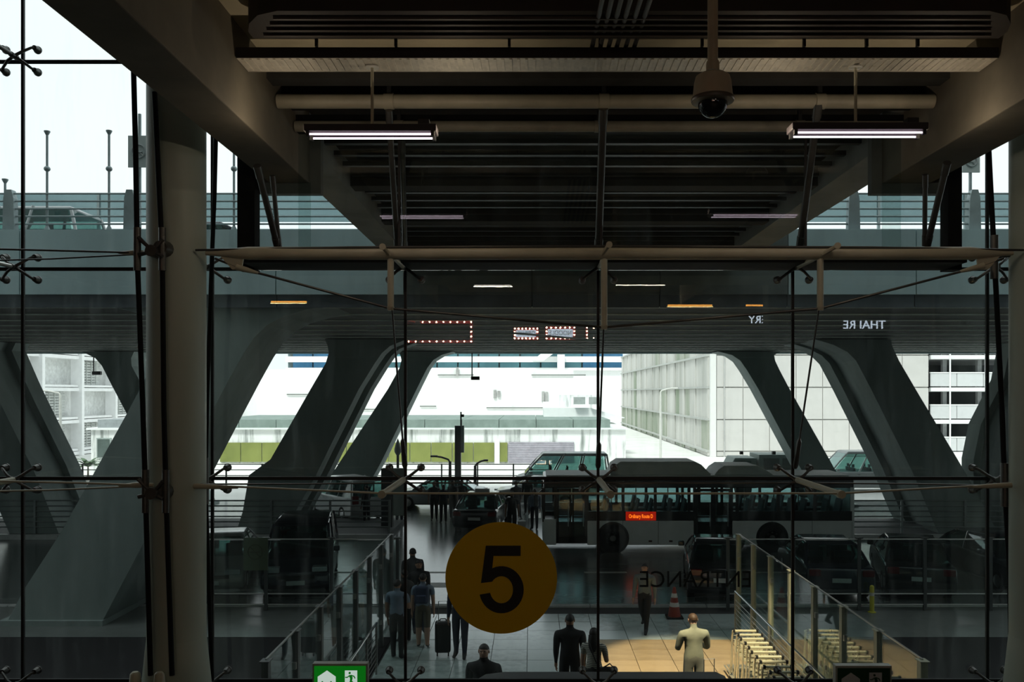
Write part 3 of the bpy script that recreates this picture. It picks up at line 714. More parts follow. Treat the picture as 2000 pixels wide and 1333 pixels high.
# ================================================================== BUILDINGS BEYOND
white_wall = stained('white_render', (0.84, 0.85, 0.84), (0.16, 0.19, 0.17), sx=1.9, sz=.22, lo=.50, hi=.68, amount=.85)
plain_white = M('plain_white', (0.86, 0.87, 0.87), .8, var=.03)
moss = stained('mossy_parapet', (0.26, 0.33, 0.30), (0.10, 0.14, 0.12), sx=1.0, sz=.6, lo=.35, hi=.75, amount=.7)
fence_green = stained('green_panel', (0.25, 0.28, 0.075), (0.17, 0.20, 0.05), sx=.6, sz=.5, lo=.4, hi=.7)
# low stained store with the green panels
D = 68.0
ls = thing('low_store', 'low rain-stained white store with green panels across the yard', 'building', (-8, D, 0))
xa, xb = X_(395, D), X_(1222, D)
MB().box(xa, xb, D, D + 14, 0, 2.72).build('wall', white_wall, ls)
MB().box(xa - .2, xb + .1, D - .35, D + 14, 2.66, 2.78).build('ledge', M('ledge_white', (.8, .84, .82), .6, var=.05), ls)
n = 11
for i in range(n):
    a = xa + (xb - 1.2 - xa) * i / n; c = xa + (xb - 1.2 - xa) * (i + 1) / n
    MB().box(a + .02, c - .02, D - .1, D + 14, 2.78, 3.42).build('parapet_panel', moss, ls)
xg0, xg1 = X_(430, D), X_(966, D)
n = 13
for i in range(n):
    a = xg0 + (xg1 - xg0) * i / n; c = xg0 + (xg1 - xg0) * (i + 1) / n
    MB().box(a + .03, c - .03, D - .14, D - .02, 0.12, 1.62).build('green_panel', fence_green, ls)
MB().box(X_(976, D), X_(991, D), D - .14, D - .02, 0.12, 1.62).build('green_panel', fence_green, ls)
MB().box(X_(966, D), X_(976, D), D - .25, D - .01, 0, 1.75).build('pillar', plain_white, ls)
sh = MB(); sh.box(X_(993, D), X_(1121, D), D - .12, D - .02, 0.0, 1.66)
shutter = sh.build('roller_shutter', M('shutter_lilac', (0.40, 0.38, 0.43), .5, .1), ls)
for i in range(12):
    MB().box(X_(993, D), X_(1121, D), D - .15, D - .12, .06 + i * .135, .06 + i * .135 + .09).build('slat', M('shutter_lilac', (0.40, 0.38, 0.43)), shutter)
# the tall white block behind it
wb = thing('white_block', 'bright white blank block rising behind the low store', 'building', (-5, 108, 0))
D = 108.0
MB().box(X_(425, D), X_(1120, D), D, D + 12, 0, Z_(722, D)).build('wall', stained('white_block_wall', (0.88, 0.89, 0.88), (0.72, 0.73, 0.71), sx=.6, sz=.06, lo=.55, hi=.8), wb)
MB().box(X_(1060, D), X_(1118, D), D - 3, D, 0, Z_(785, D)).build('annex', plain_white, wb)
for (a, c, y) in ((855, 925, 733), (1038, 1144, 733), (820, 852, 794), (950, 1072, 797), (560, 620, 771), (700, 740, 800)):
    MB().cyl((X_(a, D - .2), D - .2, Z_(y, D)), (X_(c, D - .2), D - .2, Z_(y, D)), .07, n=8).build('wall_pipe', M('pipe_dark', (0.16, 0.17, 0.16), .7), wb)  # thin wall pipes in one dark grey
for (a, y, hh) in ((891, 726, 8), (964, 770, 8), (972, 770, 6), (1058, 775, 10), (1065, 776, 10)):
    MB().box(X_(a, D), X_(a + 5, D), D - .3, D, Z_(y + hh, D), Z_(y - hh, D)).build('wall_box', M('box_grey', (0.35, 0.35, 0.34), .7), wb)
D = 84.0
rs = thing('roof_shed', 'small white shed with a sloping roof on top of the low store', 'shed', (X_(1140, 76), 76, 3.4))
D = 76.0
MB().prism([(X_(1062, D), 3.3), (X_(1220, D), 3.3), (X_(1220, D), Z_(816, D)), (X_(1152, D), Z_(797, D)), (X_(1062, D), Z_(797, D))], 'y', D, D + 5).build('wall', plain_white, rs)
MB().box(X_(1095, D), X_(1180, D), D + 2, D + 4, 3.3, Z_(772, D)).build('stair_housing', stained('stair_white', (.82, .83, .82), (.3, .32, .31), sx=2, sz=.3, lo=.5, hi=.7), rs)
for a in (1120, 1150):
    MB().box(X_(a, D), X_(a + 22, D), D - .8, D - .1, Z_(790, D), Z_(776, D)).build('air_unit', M('air_unit_grey', (.35, .38, .37), .6), rs)
# glazed concourse far off
D = 190.0
gc = thing('glazed_concourse', 'distant concourse with blue glass bands and white floors', 'building', (0, D, 0))
MB().box(X_(560, D), X_(1215, D), D, D + 20, 0, Z_(720, D)).build('base', plain_white, gc)
gb = M('blue_glazing', (0.10, 0.24, 0.28), 0.15, var=.25, scale=.2, spec=.7); gb2 = M('deep_blue_glazing', (0.05, 0.18, 0.33), 0.15, var=.25, scale=.2, spec=.7)
MB().box(X_(560, D), X_(1215, D), D + 1, D + 20, Z_(720, D), Z_(660, D)).build('core', M('concourse_core', (.1, .15, .16), .6), gc)
xs = [570 + i * 40.5 for i in range(17)]
for i in range(16):
    for (y0, y1) in ((708, 719), (684, 697), (668, 680)):
        MB().box(X_(xs[i] + 1.5, D), X_(xs[i + 1] - 1.5, D), D + .3, D + 1, Z_(y1, D), Z_(y0, D)).build('window_pane', gb2 if (xs[i] > 1110 or xs[i] < 650) else gb, gc)
for (y0, y1) in ((697, 708), (719, 724), (680, 684)):
    MB().box(X_(560, D), X_(1215, D), D - 1, D + 1.2, Z_(y1, D), Z_(y0, D)).build('floor_band', plain_white, gc)
for px in (1095,):
    MB().box(X_(px - 7, D), X_(px + 7, D), D - 3, D - 1, 0, Z_(694, D)).build('pylon', plain_white, gc)
MB().prism([(X_(1040, D), Z_(706, D)), (X_(1062, D), Z_(688, D)), (X_(1085, D), Z_(688, D)), (X_(1062, D), Z_(706, D))], 'y', D - 4, D - 1).build('stair_ramp', plain_white, gc)
# beige panelled parking block
D = 75.0; XA, XB = 15.35, X_(1814, 75)
pb = thing('panelled_block', 'pale beige panelled parking block with a stained receding side wall', 'building', (XA, D, 0))
beige = M('beige_panel', (0.58, 0.565, 0.545), .8, var=.05, rnd=.03, scale=1)
MB().box(XA + .1, XB - .05, D + .12, D + 75, 0, 11.5).build('core', M('joint_grey', (0.42, 0.42, 0.40), .9), pb)
zs = [Z_(945, D), Z_(882, D), Z_(820, D), Z_(757, D), Z_(694, D), Z_(632, D)]
zs[0] = 0.0
nxp = 8
for j in range(5):
    for i in range(nxp):
        a = XA + .55 + (XB - XA - .55) * i / nxp; c = XA + .55 + (XB - XA - .55) * (i + 1) / nxp
        MB().box(a + .03, c - .03, D, D + .12, zs[j] + .05, zs[j+1] - .05).build('panel', beige, pb)
MB().box(XA, XA + .5, D - .15, D + .3, 0, 11.5).build('corner_post', M('corner_white', (.74, .74, .72), .7, var=.04), pb)
MB().box(XA + 1.15, XA + 1.25, D - .12, D + .0, 0, 11.5).build('downpipe', M('downpipe', (.45, .45, .44), .6), pb)
side = stained('stained_side', (0.60, 0.59, 0.56), (0.38, 0.385, 0.35), sx=.35, sz=.05, lo=.4, hi=.7)
side2 = stained('mossy_side', (0.46, 0.46, 0.41), (0.24, 0.29, 0.21), sx=.3, sz=.07, lo=.35, hi=.62)
ys = [75.3 + i * 2.9 for i in range(26)]
for i in range(25):
    for j in range(5):
        MB().box(XA - (.05 if i % 2 else .14), XA + .1, ys[i] + .05, ys[i+1] - .05, zs[j] + .04, zs[j+1] - .04).build('side_panel', side2 if (j < 2 and i > 9) or random.random() < .12 else side, pb)
for z in zs[1:]:
    MB().box(XA - .3, XA + .1, 75.3, 148, z - .09, z + .09).build('side_band', M('band_grey', (.42, .43, .41), .8), pb)
# open parking decks
D = 76.0
og = thing('open_garage', 'open parking decks with white parapets and dark bays beyond the grooved pier', 'building', (42, D, 0))
XO0, XO1 = X_(1817, D), X_(2180, D)
MB().box(XO0, XO1, D + 16, D + 16.3, 0, 14).build('rear_wall', M('garage_dark', (.06, .07, .075), .9), og)
for z in (.22, 3.04, 5.86, 8.68, 11.5):
    MB().box(XO0, XO1, D + .2, D + 16, z - .25, z).build('floor_slab', M('slab_grey', (.4, .41, .41), .8), og)
    for i in range(7):
        a = XO0 + (XO1 - XO0) * i / 7; c = XO0 + (XO1 - XO0) * (i + 1) / 7
        MB().box(a + .03, c - .03, D, D + .15, z + .22, z + 1.35).build('parapet_panel', M('parapet_pale', (.62, .63, .64), .7, var=.05), og)
    MB().box(XO0, XO1, D - .1, D + .2, z - .22, z + .12).build('edge_band', plain_white, og)
    MB().box(XO0, XO1, D - .05, D + .18, z + 1.36, z + 1.46).build('coping', plain_white, og)
for px in (1856, 1925, 2010, 2100):
    MB().box(X_(px - 4, D), X_(px + 4, D), D + 1, D + 1.4, 0, 14).build('pillar', M('slab_grey', (.4, .41, .41)), og)
    MB().cyl((X_(px - 3, D), D - .25, 0), (X_(px - 3, D), D - .25, 14), .07, n=8).build('downpipe', plain_white, og)
# framed garage on the other side
fg = thing('framed_garage', 'pale framed parking garage with louvred bays beyond the slim pier', 'building', (-41, 75, 0))
XG = -40.0
MB().box(XG - 14, XG - 1.2, 52, 130, 0, 13).build('core', M('garage_core', (.80, .81, .80), .9), fg)
fr = M('frame_white', (.93, .93, .93), .75, var=.05)
zl = [0.2, 3.0, 5.8, 8.6, 11.4, 13.2]
yl = [52 + i * 6.2 for i in range(13)]
for z in zl: MB().box(XG - 1.3, XG + .15, 52, 127, z - .14, z + .14).build('floor_band', fr, fg)
lv = M('louvre_grey', (.55, .57, .55), .7, var=.15)
for i, y in enumerate(yl):
    MB().box(XG - .6, XG + .4, y - .2, y + .2, 0, 13).build('frame_column', fr, fg)
    for j in range(5):
        if i == len(yl) - 1: continue
        if (i + j) % 3 != 2:
            lo = MB()
            for q in range(9):
                lo.box(XG - .8, XG - .7, y + .9, y + 5.2, zl[j] + .45 + q * .24, zl[j] + .45 + q * .24 + .13)
            tag(lo.build('louvre_bay', lv, fg), kind='stuff')
            for q in range(1, 5): MB().box(XG - .72, XG - .62, y + .9 + q * .86, y + .98 + q * .86, zl[j] + .4, zl[j] + 2.6).build('louvre_post', lv, fg)
        MB().box(XG - .9, XG + .1, y + .3, y + 5.9, zl[j] + .22, zl[j] + .40).build('sill', fr, fg)
# pedestrian kiosk
D = 60.0
kx0, kx1 = X_(178, D), X_(300, D)
ki = thing('kiosk', 'small grey-roofed kiosk in the yard behind the huge pier', 'kiosk', ((kx0 + kx1) / 2, D, 0))
MB().box(kx0, kx1, D, D + 4, 0, Z_(840, D)).build('wall', white_wall, ki)
MB().box(kx0 - .2, kx1 + .2, D - .3, D + 4.3, Z_(840, D), Z_(836, D)).build('eave', plain_white, ki)
MB().box(kx0 + .5, kx1 + .2, D - .1, D + 4, Z_(836, D), Z_(820, D)).build('roof_parapet', M('kiosk_roof', (.30, .33, .34), .6), ki)
for i in range(3):
    f = MB().box(kx0 + .4 + i * 1.3, kx0 + 1.4 + i * 1.3, D - .08, D, 1.0, 2.4).build('window', M('kiosk_frame', (.35, .4, .38), .6), ki)
    MB().box(kx0 + .48 + i * 1.3, kx0 + 1.32 + i * 1.3, D - .1, D - .07, 1.08, 2.32).build('pane', M('kiosk_glass', (.10, .13, .12), .2), f)
# street lamps
def street_lamp(px, ytop, D, arm, label, yb=None, m=None):
    m = m or white_paint
    x = X_(px, D); zt2 = Z_(ytop, D); t = thing('street_lamp', label, 'street lamp', (x, D, 0))
    MB().cyl((x, D, 0), (x, D, zt2 - .1), .10, .07, 12).build('pole', m, t, smooth=True)
    s = 1 if arm > 0 else -1
    MB().tube([(x, D, zt2 - .15), (x + .1 * s, D, zt2), (x + arm * .5, D, zt2 + .12), (x + arm, D, zt2 + .18)], .05, 8).build('arm', m, t, smooth=True)
    MB().box(min(x + arm * .72, x + arm * 1.15), max(x + arm * .72, x + arm * 1.15), D - .12, D + .12, zt2 + .12, zt2 + .22).build('lamp_head', m, t, bevel=.03)
street_lamp(1290, 763, 64, 1.1, 'pale street lamp standing before the stained side wall')
street_lamp(118, 768, 52, -1.5, 'pale street lamp with a bent arm before the framed garage')
street_lamp(879, 898, 46, -.9, 'low dark lamp with a flat arm beside the dark totem pillar', m=black)
street_lamp(928, 906, 46, .6, 'low dark lamp on the sunny side of the dark totem pillar', m=black)
# ================================================================== BUS
BD = 30.0
bx = lambda px: X_(px, BD)
bz = lambda py: Z_(py, BD)
bus = thing('bus', 'long white and black city bus with an orange route display, standing across the road', 'bus', (bx(1365), BD + 1.25, 0))
bus_white = M('bus_white', (0.72, 0.77, 0.75), .35, var=.06); bus_black = M('bus_black', (0.012, 0.016, 0.017), .25, var=.1)
bus_roof = M('bus_roof', (0.38, 0.45, 0.42), .5, var=.08)
bus_glass = glass('bus_glass', (0.68, 0.80, 0.80), .05)
x0, x1 = bx(1062), bx(1668)
MB().box(x0 + .05, x1 - .02, BD + .06, BD + 2.44, .30, 1.05).build('chassis', bus_black, bus)
roofp = [(BD, 2.22), (BD + 2.5, 2.22), (BD + 2.5, 2.48), (BD + 2.35, 2.58), (BD + .15, 2.58), (BD, 2.48)]
MB().prism(roofp, 'x', x0, x1).build('roof', bus_black, bus, bevel=.03)
MB().box(x0 + .1, x1 - .1, BD + .2, BD + 2.3, 2.57, 2.64).build('roof_rail', bus_roof, bus)
for (a, c, y) in ((1192, 1396, 904), (1398, 1520, 912)):
    MB().prism([(bx(a), 2.6), (bx(c), 2.6), (bx(c - 22), bz(y + 6)), (bx(c - 34), bz(y)), (bx(a + 22), bz(y)), (bx(a + 10), bz(y + 8))], 'y', BD + .35, BD + 2.1).build('roof_pod', bus_roof, bus, bevel=.04)
for (a, c) in ((1147, 1355), (1430, 1664)):
    n = 3
    for i in range(n):
        MB().box(bx(a + (c - a) * i / n) + .008, bx(a + (c - a) * (i + 1) / n) - .008, BD - .02, BD + .06, .26, 1.09).build('side_panel', bus_white, bus)
    MB().box(bx(a), bx(c), BD - .01, BD + .05, 1.095, 1.42).build('waist_band', bus_black, bus)
MB().box(x0, x1, BD + 2.44, BD + 2.5, .26, 1.42).build('side_panel', bus_black, bus)
MB().box(x0, bx(1086), BD - .01, BD + .06, .26, 1.15).build('side_panel', bus_white, bus)
MB().box(x0 - .03, x0 + .06, BD + .05, BD + 2.45, .26, 1.15).build('front_panel', bus_white, bus)
MB().box(x1 - .04, x1 + .03, BD + .05, BD + 2.45, .26, 2.3).build('rear_panel', bus_white, bus)
pill = [1062, 1085, 1147, 1217, 1280, 1346, 1357, 1392, 1429, 1440, 1520, 1592, 1664]
for px in pill:
    for yy in (BD, BD + 2.42):
        MB().box(bx(px) - .05, bx(px) + .05, yy, yy + .07, 1.05, 2.24).build('window_pillar', bus_white if px in (1664,) else bus_black, bus)
for a, c in ((1062, 1085), (1147, 1217), (1217, 1280), (1280, 1346), (1440, 1520), (1520, 1592), (1592, 1664)):
    MB().box(bx(a) + .05, bx(c) - .05, BD + .02, BD + .035, 1.42, 2.22).build('window', bus_glass, bus)
for a, c in ((1085, 1180), (1180, 1280), (1280, 1346), (1346, 1440), (1440, 1520), (1520, 1592), (1592, 1664)):
    MB().box(bx(a) + .05, bx(c) - .05, BD + 2.46, BD + 2.475, 1.42, 2.22).build('window', bus_glass, bus)
MB().box(x0 + .0, x0 + .02, BD + .1, BD + 2.4, 1.15, 2.22).build('windscreen', bus_glass, bus)
for (a, c) in ((1087, 1146), (1358, 1428)):
    for (u, v) in ((a, (a + c) / 2), ((a + c) / 2, c)):
        d = MB(); p0, p1 = bx(u) + .02, bx(v) - .02
        d.box(p0, p0 + .06, BD - .015, BD + .03, .32, 2.2); d.box(p1 - .06, p1, BD - .015, BD + .03, .32, 2.2)
        d.box(p0, p1, BD - .015, BD + .03, .32, .55); d.box(p0, p1, BD - .015, BD + .03, 2.1, 2.2); d.box(p0, p1, BD - .015, BD + .03, 1.2, 1.26)
        do = d.build('door', bus_black, bus)
        MB().box(p0 + .06, p1 - .06, BD, BD + .012, 1.26, 2.1).build('pane', bus_glass, do)
        MB().box(p0 + .06, p1 - .06, BD, BD + .012, .55, 1.2).build('pane', bus_glass, do)
        MB().cyl((p1 - .1, BD - .04, .9), (p1 - .1, BD - .04, 1.7), .014, n=8).build('handle', steel, do)
for px in (1197, 1508):
    x = bx(px)
    MB().lathe([(.56, BD - .025), (.56, BD + .1)], (x, 0, .50), 28, 'y').build('wheel_arch', bus_black, bus)
    for yy in (BD - .03, BD + 2.2):
        tw = MB().lathe([(.30, yy), (.46, yy), (.49, yy + .06), (.49, yy + .24), (.46, yy + .3), (.30, yy + .3)], (x, 0, .49), 30, 'y').build('wheel', rubber, bus, smooth=True)
        hb = MB(); hb.lathe([(.26, yy - .0), (.28, yy + .03), (.12, yy + .05), (.10, yy - .02), (.05, yy - .03)][::-1], (x, 0, .49), 20, 'y')
        for q in range(8):
            a = q * math.pi / 4; hb.cyl((x + .2 * math.cos(a), yy - .015, .49 + .2 * math.sin(a)), (x + .2 * math.cos(a), yy + .03, .49 + .2 * math.sin(a)), .025, n=6)
        hb.build('hub', M('hub_grey', (.12, .125, .125), .5, .5), tw, smooth=True)
seat_m = M('bus_seat', (0.06, 0.11, 0.13), .7)
for i, px in enumerate((1175, 1235, 1262, 1300, 1328, 1455, 1482, 1508, 1540, 1566, 1610, 1636)):
    for yy in (BD + .35, BD + 1.55):
        x = bx(px); s = MB()
        s.box(x - .22, x + .2, yy, yy + .55, 1.2, 1.32); s.hexa([(x + .15, yy, 1.3), (x + .23, yy, 1.3), (x + .23, yy + .55, 1.3), (x + .15, yy + .55, 1.3)], [(x + .25, yy, 1.78), (x + .31, yy, 1.78), (x + .31, yy + .55, 1.78), (x + .25, yy + .55, 1.78)])
        s.build('seat', seat_m, bus)
for px in (1200, 1250, 1315, 1375, 1412, 1470, 1530, 1580):
    MB().cyl((bx(px), BD + 1.2, 1.0), (bx(px), BD + 1.2, 2.3), .02, n=8).build('grab_pole', white_paint, bus)
led = MB().box(bx(1222), bx(1281), BD - .035, BD - .005, bz(1017), bz(1000)).build('route_display', glow('led_ground', (0.30, 0.008, 0.002), 1.0), bus)
text_mesh('route_text', 'Ordinary Route D', 0.185, glow('led_orange', (1.0, 0.17, 0.01), 1.6), ((bx(1222) + bx(1281)) / 2, BD - .038, bz(1008.5) - .01), (math.radians(90), 0, 0), led, .002, sx=.60, off=.004)
MB().cyl((x0 - .05, BD + .1, 2.15), (x0 - .25, BD - .12, 2.0), .02, n=8).build('mirror_arm', bus_black, bus)
MB().box(x0 - .34, x0 - .2, BD - .22, BD - .02, 1.62, 2.02).build('mirror', bus_black, bus, bevel=.03)
for px in (1270, 1310, 1450, 1640):
    MB().box(bx(px) - .06, bx(px) + .06, BD - .03, BD - .018, .36, .42).build('marker_lamp', M('marker_dark', (.05, .02, .01), .4), bus)

# ================================================================== CARS
car_black = M('car_black', (0.012, 0.014, 0.018), .12, .0, var=.1, spec=.8); car_white = M('car_white', (0.62, 0.64, 0.65), .2, var=.05, spec=.7)
car_silver = M('car_silver', (0.30, 0.32, 0.33), .22, .5, var=.05); car_navy = M('car_navy', (0.015, 0.02, 0.035), .12, var=.1, spec=.8)
car_win = glass('car_window', (0.52, 0.66, 0.64), .06)
chrome = M('chrome', (.75, .76, .76), .12, 1.0, var=.05)
head_m = M('headlamp', (.55, .6, .62), .08, .4, var=.05); tail_m = M('tail_lamp', (.14, .006, .008), .15, var=.1)
plate_m = M('number_plate', (.6, .62, .62), .5, var=.05)
KIND = {
 'sedan': dict(L=4.5, W=1.76, body=[(-2.22, .32), (-2.25, .62), (-2.16, .92), (-1.55, .97), (1.0, .94), (1.95, .80), (2.2, .62), (2.25, .34), (2.1, .22), (-2.05, .22)], belt=.95, bx=(-1.75, 1.15), rz=1.41, rx=(-1.0, .28), wx=(-1.35, 1.38)),
 'mpv': dict(L=4.8, W=1.84, body=[(-2.35, .34), (-2.38, .8), (-2.34, 1.04), (1.4, 1.02), (2.05, .86), (2.35, .66), (2.4, .36), (2.25, .22), (-2.25, .22)], belt=1.03, bx=(-2.3, 1.55), rz=1.78, rx=(-2.1, .62), wx=(-1.45, 1.5)),
 'van': dict(L=5.3, W=1.9, body=[(-2.62, .36), (-2.65, .9), (-2.62, 1.16), (1.75, 1.14), (2.3, .98), (2.6, .74), (2.64, .4), (2.5, .24), (-2.5, .24)], belt=1.15, bx=(-2.6, 1.95), rz=2.26, rx=(-2.45, .95), wx=(-1.7, 1.75)),
}
V = Vector
def lerp4(q, u, v):
    a = q[0].lerp(q[1], u); b = q[3].lerp(q[2], u); return a.lerp(b, v)
def car(kind, paint, label, px, D, yaw, name=None, group=None, z=0.0, roofsign=False):
    k = KIND[kind]; W = k['W'] / 2
    t = thing(name or ('van' if kind != 'sedan' else 'car'), label, 'van' if kind != 'sedan' else 'car', (0, 0, 0), group)
    MB().prism(k['body'], 'y', -W, W).build('body', paint, t, smooth=True, bevel=.085, seg=3)
    b0, b1 = k['bx']; r0, r1 = k['rx']; zb, zr = k['belt'], k['rz']; wb, wr = W - .06, W - (.24 if kind == 'sedan' else .16)
    lo = [Vector((b0, -wb, zb)), Vector((b1, -wb, zb)), Vector((b1, wb, zb)), Vector((b0, wb, zb))]
    hi = [Vector((r0, -wr, zr)), Vector((r1, -wr, zr)), Vector((r1, wr, zr)), Vector((r0, wr, zr))]
    f_ = .86
    mid = [a_.lerp(b_, f_) for a_, b_ in zip(lo, hi)]
    MB().hexa(mid, hi).build('roof', paint, t, smooth=True, bevel=.05, seg=3)
    for q_ in range(4): MB().tube([lo[q_] - V((0, 0, .04)), lo[q_].lerp(hi[q_], .5), hi[q_] - V((0, 0, .05))], .045, 8).build('pillar', paint, t, smooth=True)
    for s_ in (0, 1):
        aa, bb, cc2, dd = ((lo[0], lo[1], hi[1], hi[0]) if s_ == 0 else (lo[3], lo[2], hi[2], hi[3]))
        for u_ in ((.48,) if kind == 'sedan' else (.345, .655)): MB().cyl(aa.lerp(bb, u_) - V((0, 0, .04)), dd.lerp(cc2, u_), .04, n=8).build('pillar', paint, t, smooth=True)
    for xs_ in ((.15, -.75) if kind == 'sedan' else (.55, -.35, -1.35)):
        for sy in (-1, 1):
            MB().box(xs_ - .06, xs_ + .06, sy * .38 - .22, sy * .38 + .22, zb - .3, zb + .18).box(xs_ - .05, xs_ + .03, sy * .38 - .11, sy * .38 + .11, zb + .2, zb + .36).build('seat', seat_m, t)
    def panel(q, u0, u1, v0, v1, nm):
        c = [lerp4(q, u0, v0), lerp4(q, u1, v0), lerp4(q, u1, v1), lerp4(q, u0, v1)]
        n = (c[1] - c[0]).cross(c[3] - c[0]).normalized()
        cc = (lo[0] + lo[2] + hi[0] + hi[2]) / 4
        if n.dot(c[0] - cc) < 0: n = -n
        MB().hexa([p - n * .01 for p in c], [p + n * .012 for p in c]).build(nm, car_win, t)
    for s in (0, 1):
        q = [lo[0], lo[1], hi[1], hi[0]] if s == 0 else [lo[3], lo[2], hi[2], hi[3]]
        cuts = [(.03, .33), (.36, .64), (.67, .97)] if kind != 'sedan' else [(.04, .46), (.50, .96)]
        for a, c in cuts: panel(q, a, c, .0, .86, 'side_window')
    panel([lo[1], lo[2], hi[2], hi[1]], .05, .95, .0, .88, 'windscreen'); panel([lo[0], lo[3], hi[3], hi[0]], .05, .95, .02, .86, 'rear_window')
    for x in k['wx']:
        for s in (-1, 1):
            y = s * (W - .10); wv = MB()
            wv.lathe([(.19, y - .1), (.29, y - .105), (.325, y - .07), (.325, y + .07), (.29, y + .105), (.19, y + .1)], (x, 0, .325), 22, 'y')
            wo_ = wv.build('wheel', rubber, t, smooth=True)
            h = MB(); yo = y + s * .095
            h.lathe([(.19, yo), (.17, yo + s * .008), (.03, yo + s * .015)], (x, 0, .325), 16, 'y')
            h.build('hub', M('alloy', (.28, .29, .30), .3, .8), wo_, smooth=True)
    xf = k['body'][-3][0] if False else max(p[0] for p in k['body']); xr = min(p[0] for p in k['body'])
    hz = .66 if kind == 'sedan' else .74
    for s in (-1, 1):
        MB().box(xf - .34, xf - .02, s * (W - .30) - .20, s * (W - .30) + .20, hz - .05, hz + .09).build('headlight', head_m, t, bevel=.03)
        MB().box(xr - .015, xr + .16, s * (W - .2) - .15, s * (W - .2) + .15, hz + .05, hz + (.22 if kind == 'sedan' else .40)).build('tail_light', tail_m, t, bevel=.02)
        m_ = MB(); m_.box(b1 - .42, b1 - .26, s * (W + .10) - .09, s * (W + .10) + .09, zb + .02, zb + .16); m_.build('wing_mirror', paint, t, bevel=.03)
        for xh in ((-.55, .45) if kind == 'sedan' else (-.7, .35)): MB().box(xh, xh + .16, s * W - .012, s * W + .014, zb - .17, zb - .14).build('door_handle', chrome, t)
    MB().box(xf - .02, xf + .012, -.24, .24, .36, .47).build('number_plate', plate_m, t); MB().box(xr - .018, xr + .02, -.24, .24, .60 if kind != 'sedan' else .55, .71 if kind != 'sedan' else .66).build('number_plate', plate_m, t)
    MB().box(xf - .03, xf + .006, -.5, .5, .52, .62).build('grille', M('grille_black', (.01, .01, .01), .4), t)
    if roofsign: MB().box(-.35, -.15, -.3, .3, zr - .01, zr + .16).build('roof_sign', plate_m, t, bevel=.03)
    place(t, (X_(px, D), D, z), math.radians(yaw))
    return t
car('sedan', car_black, 'black car with a red tail lamp parked just inside the end of the glass barrier', 1400, 24.9, 82)
car('sedan', car_navy, 'black car parked behind the glass barrier, second from its road end', 1606, 24.9, 84)
car('sedan', car_black, 'black car with a raked roofline parked third along beyond the glass barrier', 1776, 25.0, 74)
car('sedan', car_navy, 'dark car parked last in the row, next to the cut-off far column', 1948, 25.4, -86)
car('mpv', car_navy, 'dark people carrier parked by the grooved pier with sky shining in its windows', 592, 25.6, -80)
car('sedan', car_silver, 'silver-grey car close beside the pale column, in front of the huge pier', 432, 25.4, -78)
car('van', M('van_grey', (.085, .105, .105), .3, var=.05), 'high-roofed grey van with dark windows in the sunlight behind the bus', 1095, 47.5, 180)
car('van', M('van_pale', (.26, .28, .28), .3, var=.05), 'pale van in the sunlight beyond the slim pier behind the bus', 1680, 49, 180)
car('sedan', car_black, 'black taxi seen from behind in the middle of the far crowd', 944, 36.0, 84, roofsign=True)
car('sedan', car_white, 'white car between the far crowd and the high-roofed van', 1052, 42.6, 176)
car('mpv', car_white, 'white people carrier half behind the grooved pier and the totem sign', 676, 39.0, 128)
car('sedan', car_silver, 'silver car standing behind the people of the far crowd', 858, 41.8, 178)
# on the elevated road
car('mpv', car_white, 'white car on the elevated road at the picture edge', 10, 22.5, 180, z=8.4)
car('sedan', car_navy, 'dark car on the elevated road seen beside the pale column', 372, 22.5, 180, z=8.4)
# lorry behind the bus
lo_ = thing('lorry', 'grey box lorry standing in the sun behind the bus roof', 'lorry', (X_(1515, 46.5), 46.5, 0))
D = 46.5; a, c = X_(1440, D), X_(1590, D)
MB().box(a + .9, c, D - 1, D + 1, .8, Z_(886, D)).build('cargo_box', M('lorry_grey', (.16, .20, .185), .6, var=.1), lo_, bevel=.03)
for i in range(3): MB().box(a + 1.15 + i * .98, a + 1.95 + i * .98, D - 1.04, D - 1.0, 1.25, Z_(893, D)).build('side_panel', M('lorry_dark', (.05, .065, .06), .5), lo_)
MB().prism([(a - .9, .5), (a + .8, .5), (a + .8, 2.1), (a - .35, 2.1), (a - .75, 1.35), (a - .9, 1.2)], 'y', D - .95, D + .95).build('cab', M('lorry_grey', (.16, .20, .185)), lo_, bevel=.05)
MB().prism([(a - .6, 1.35), (a + .5, 1.35), (a + .5, 1.95), (a - .32, 1.95)], 'y', D - .97, D - .94).build('side_window', car_win, lo_)
for x in (a + .1, c - .8): MB().lathe([(.2, D - 1.0), (.42, D - 1.0), (.45, D - .9), (.45, D - .75), (.2, D - .72)], (x, 0, .45), 20, 'y').build('wheel', rubber, lo_, smooth=True)
for px in (1441, 1503, 1562):
    MB().box(X_(px, D) - .08, X_(px, D) + .08, D - .9, D - .7, Z_(886, D), Z_(880, D)).build('marker_lamp', black, lo_)

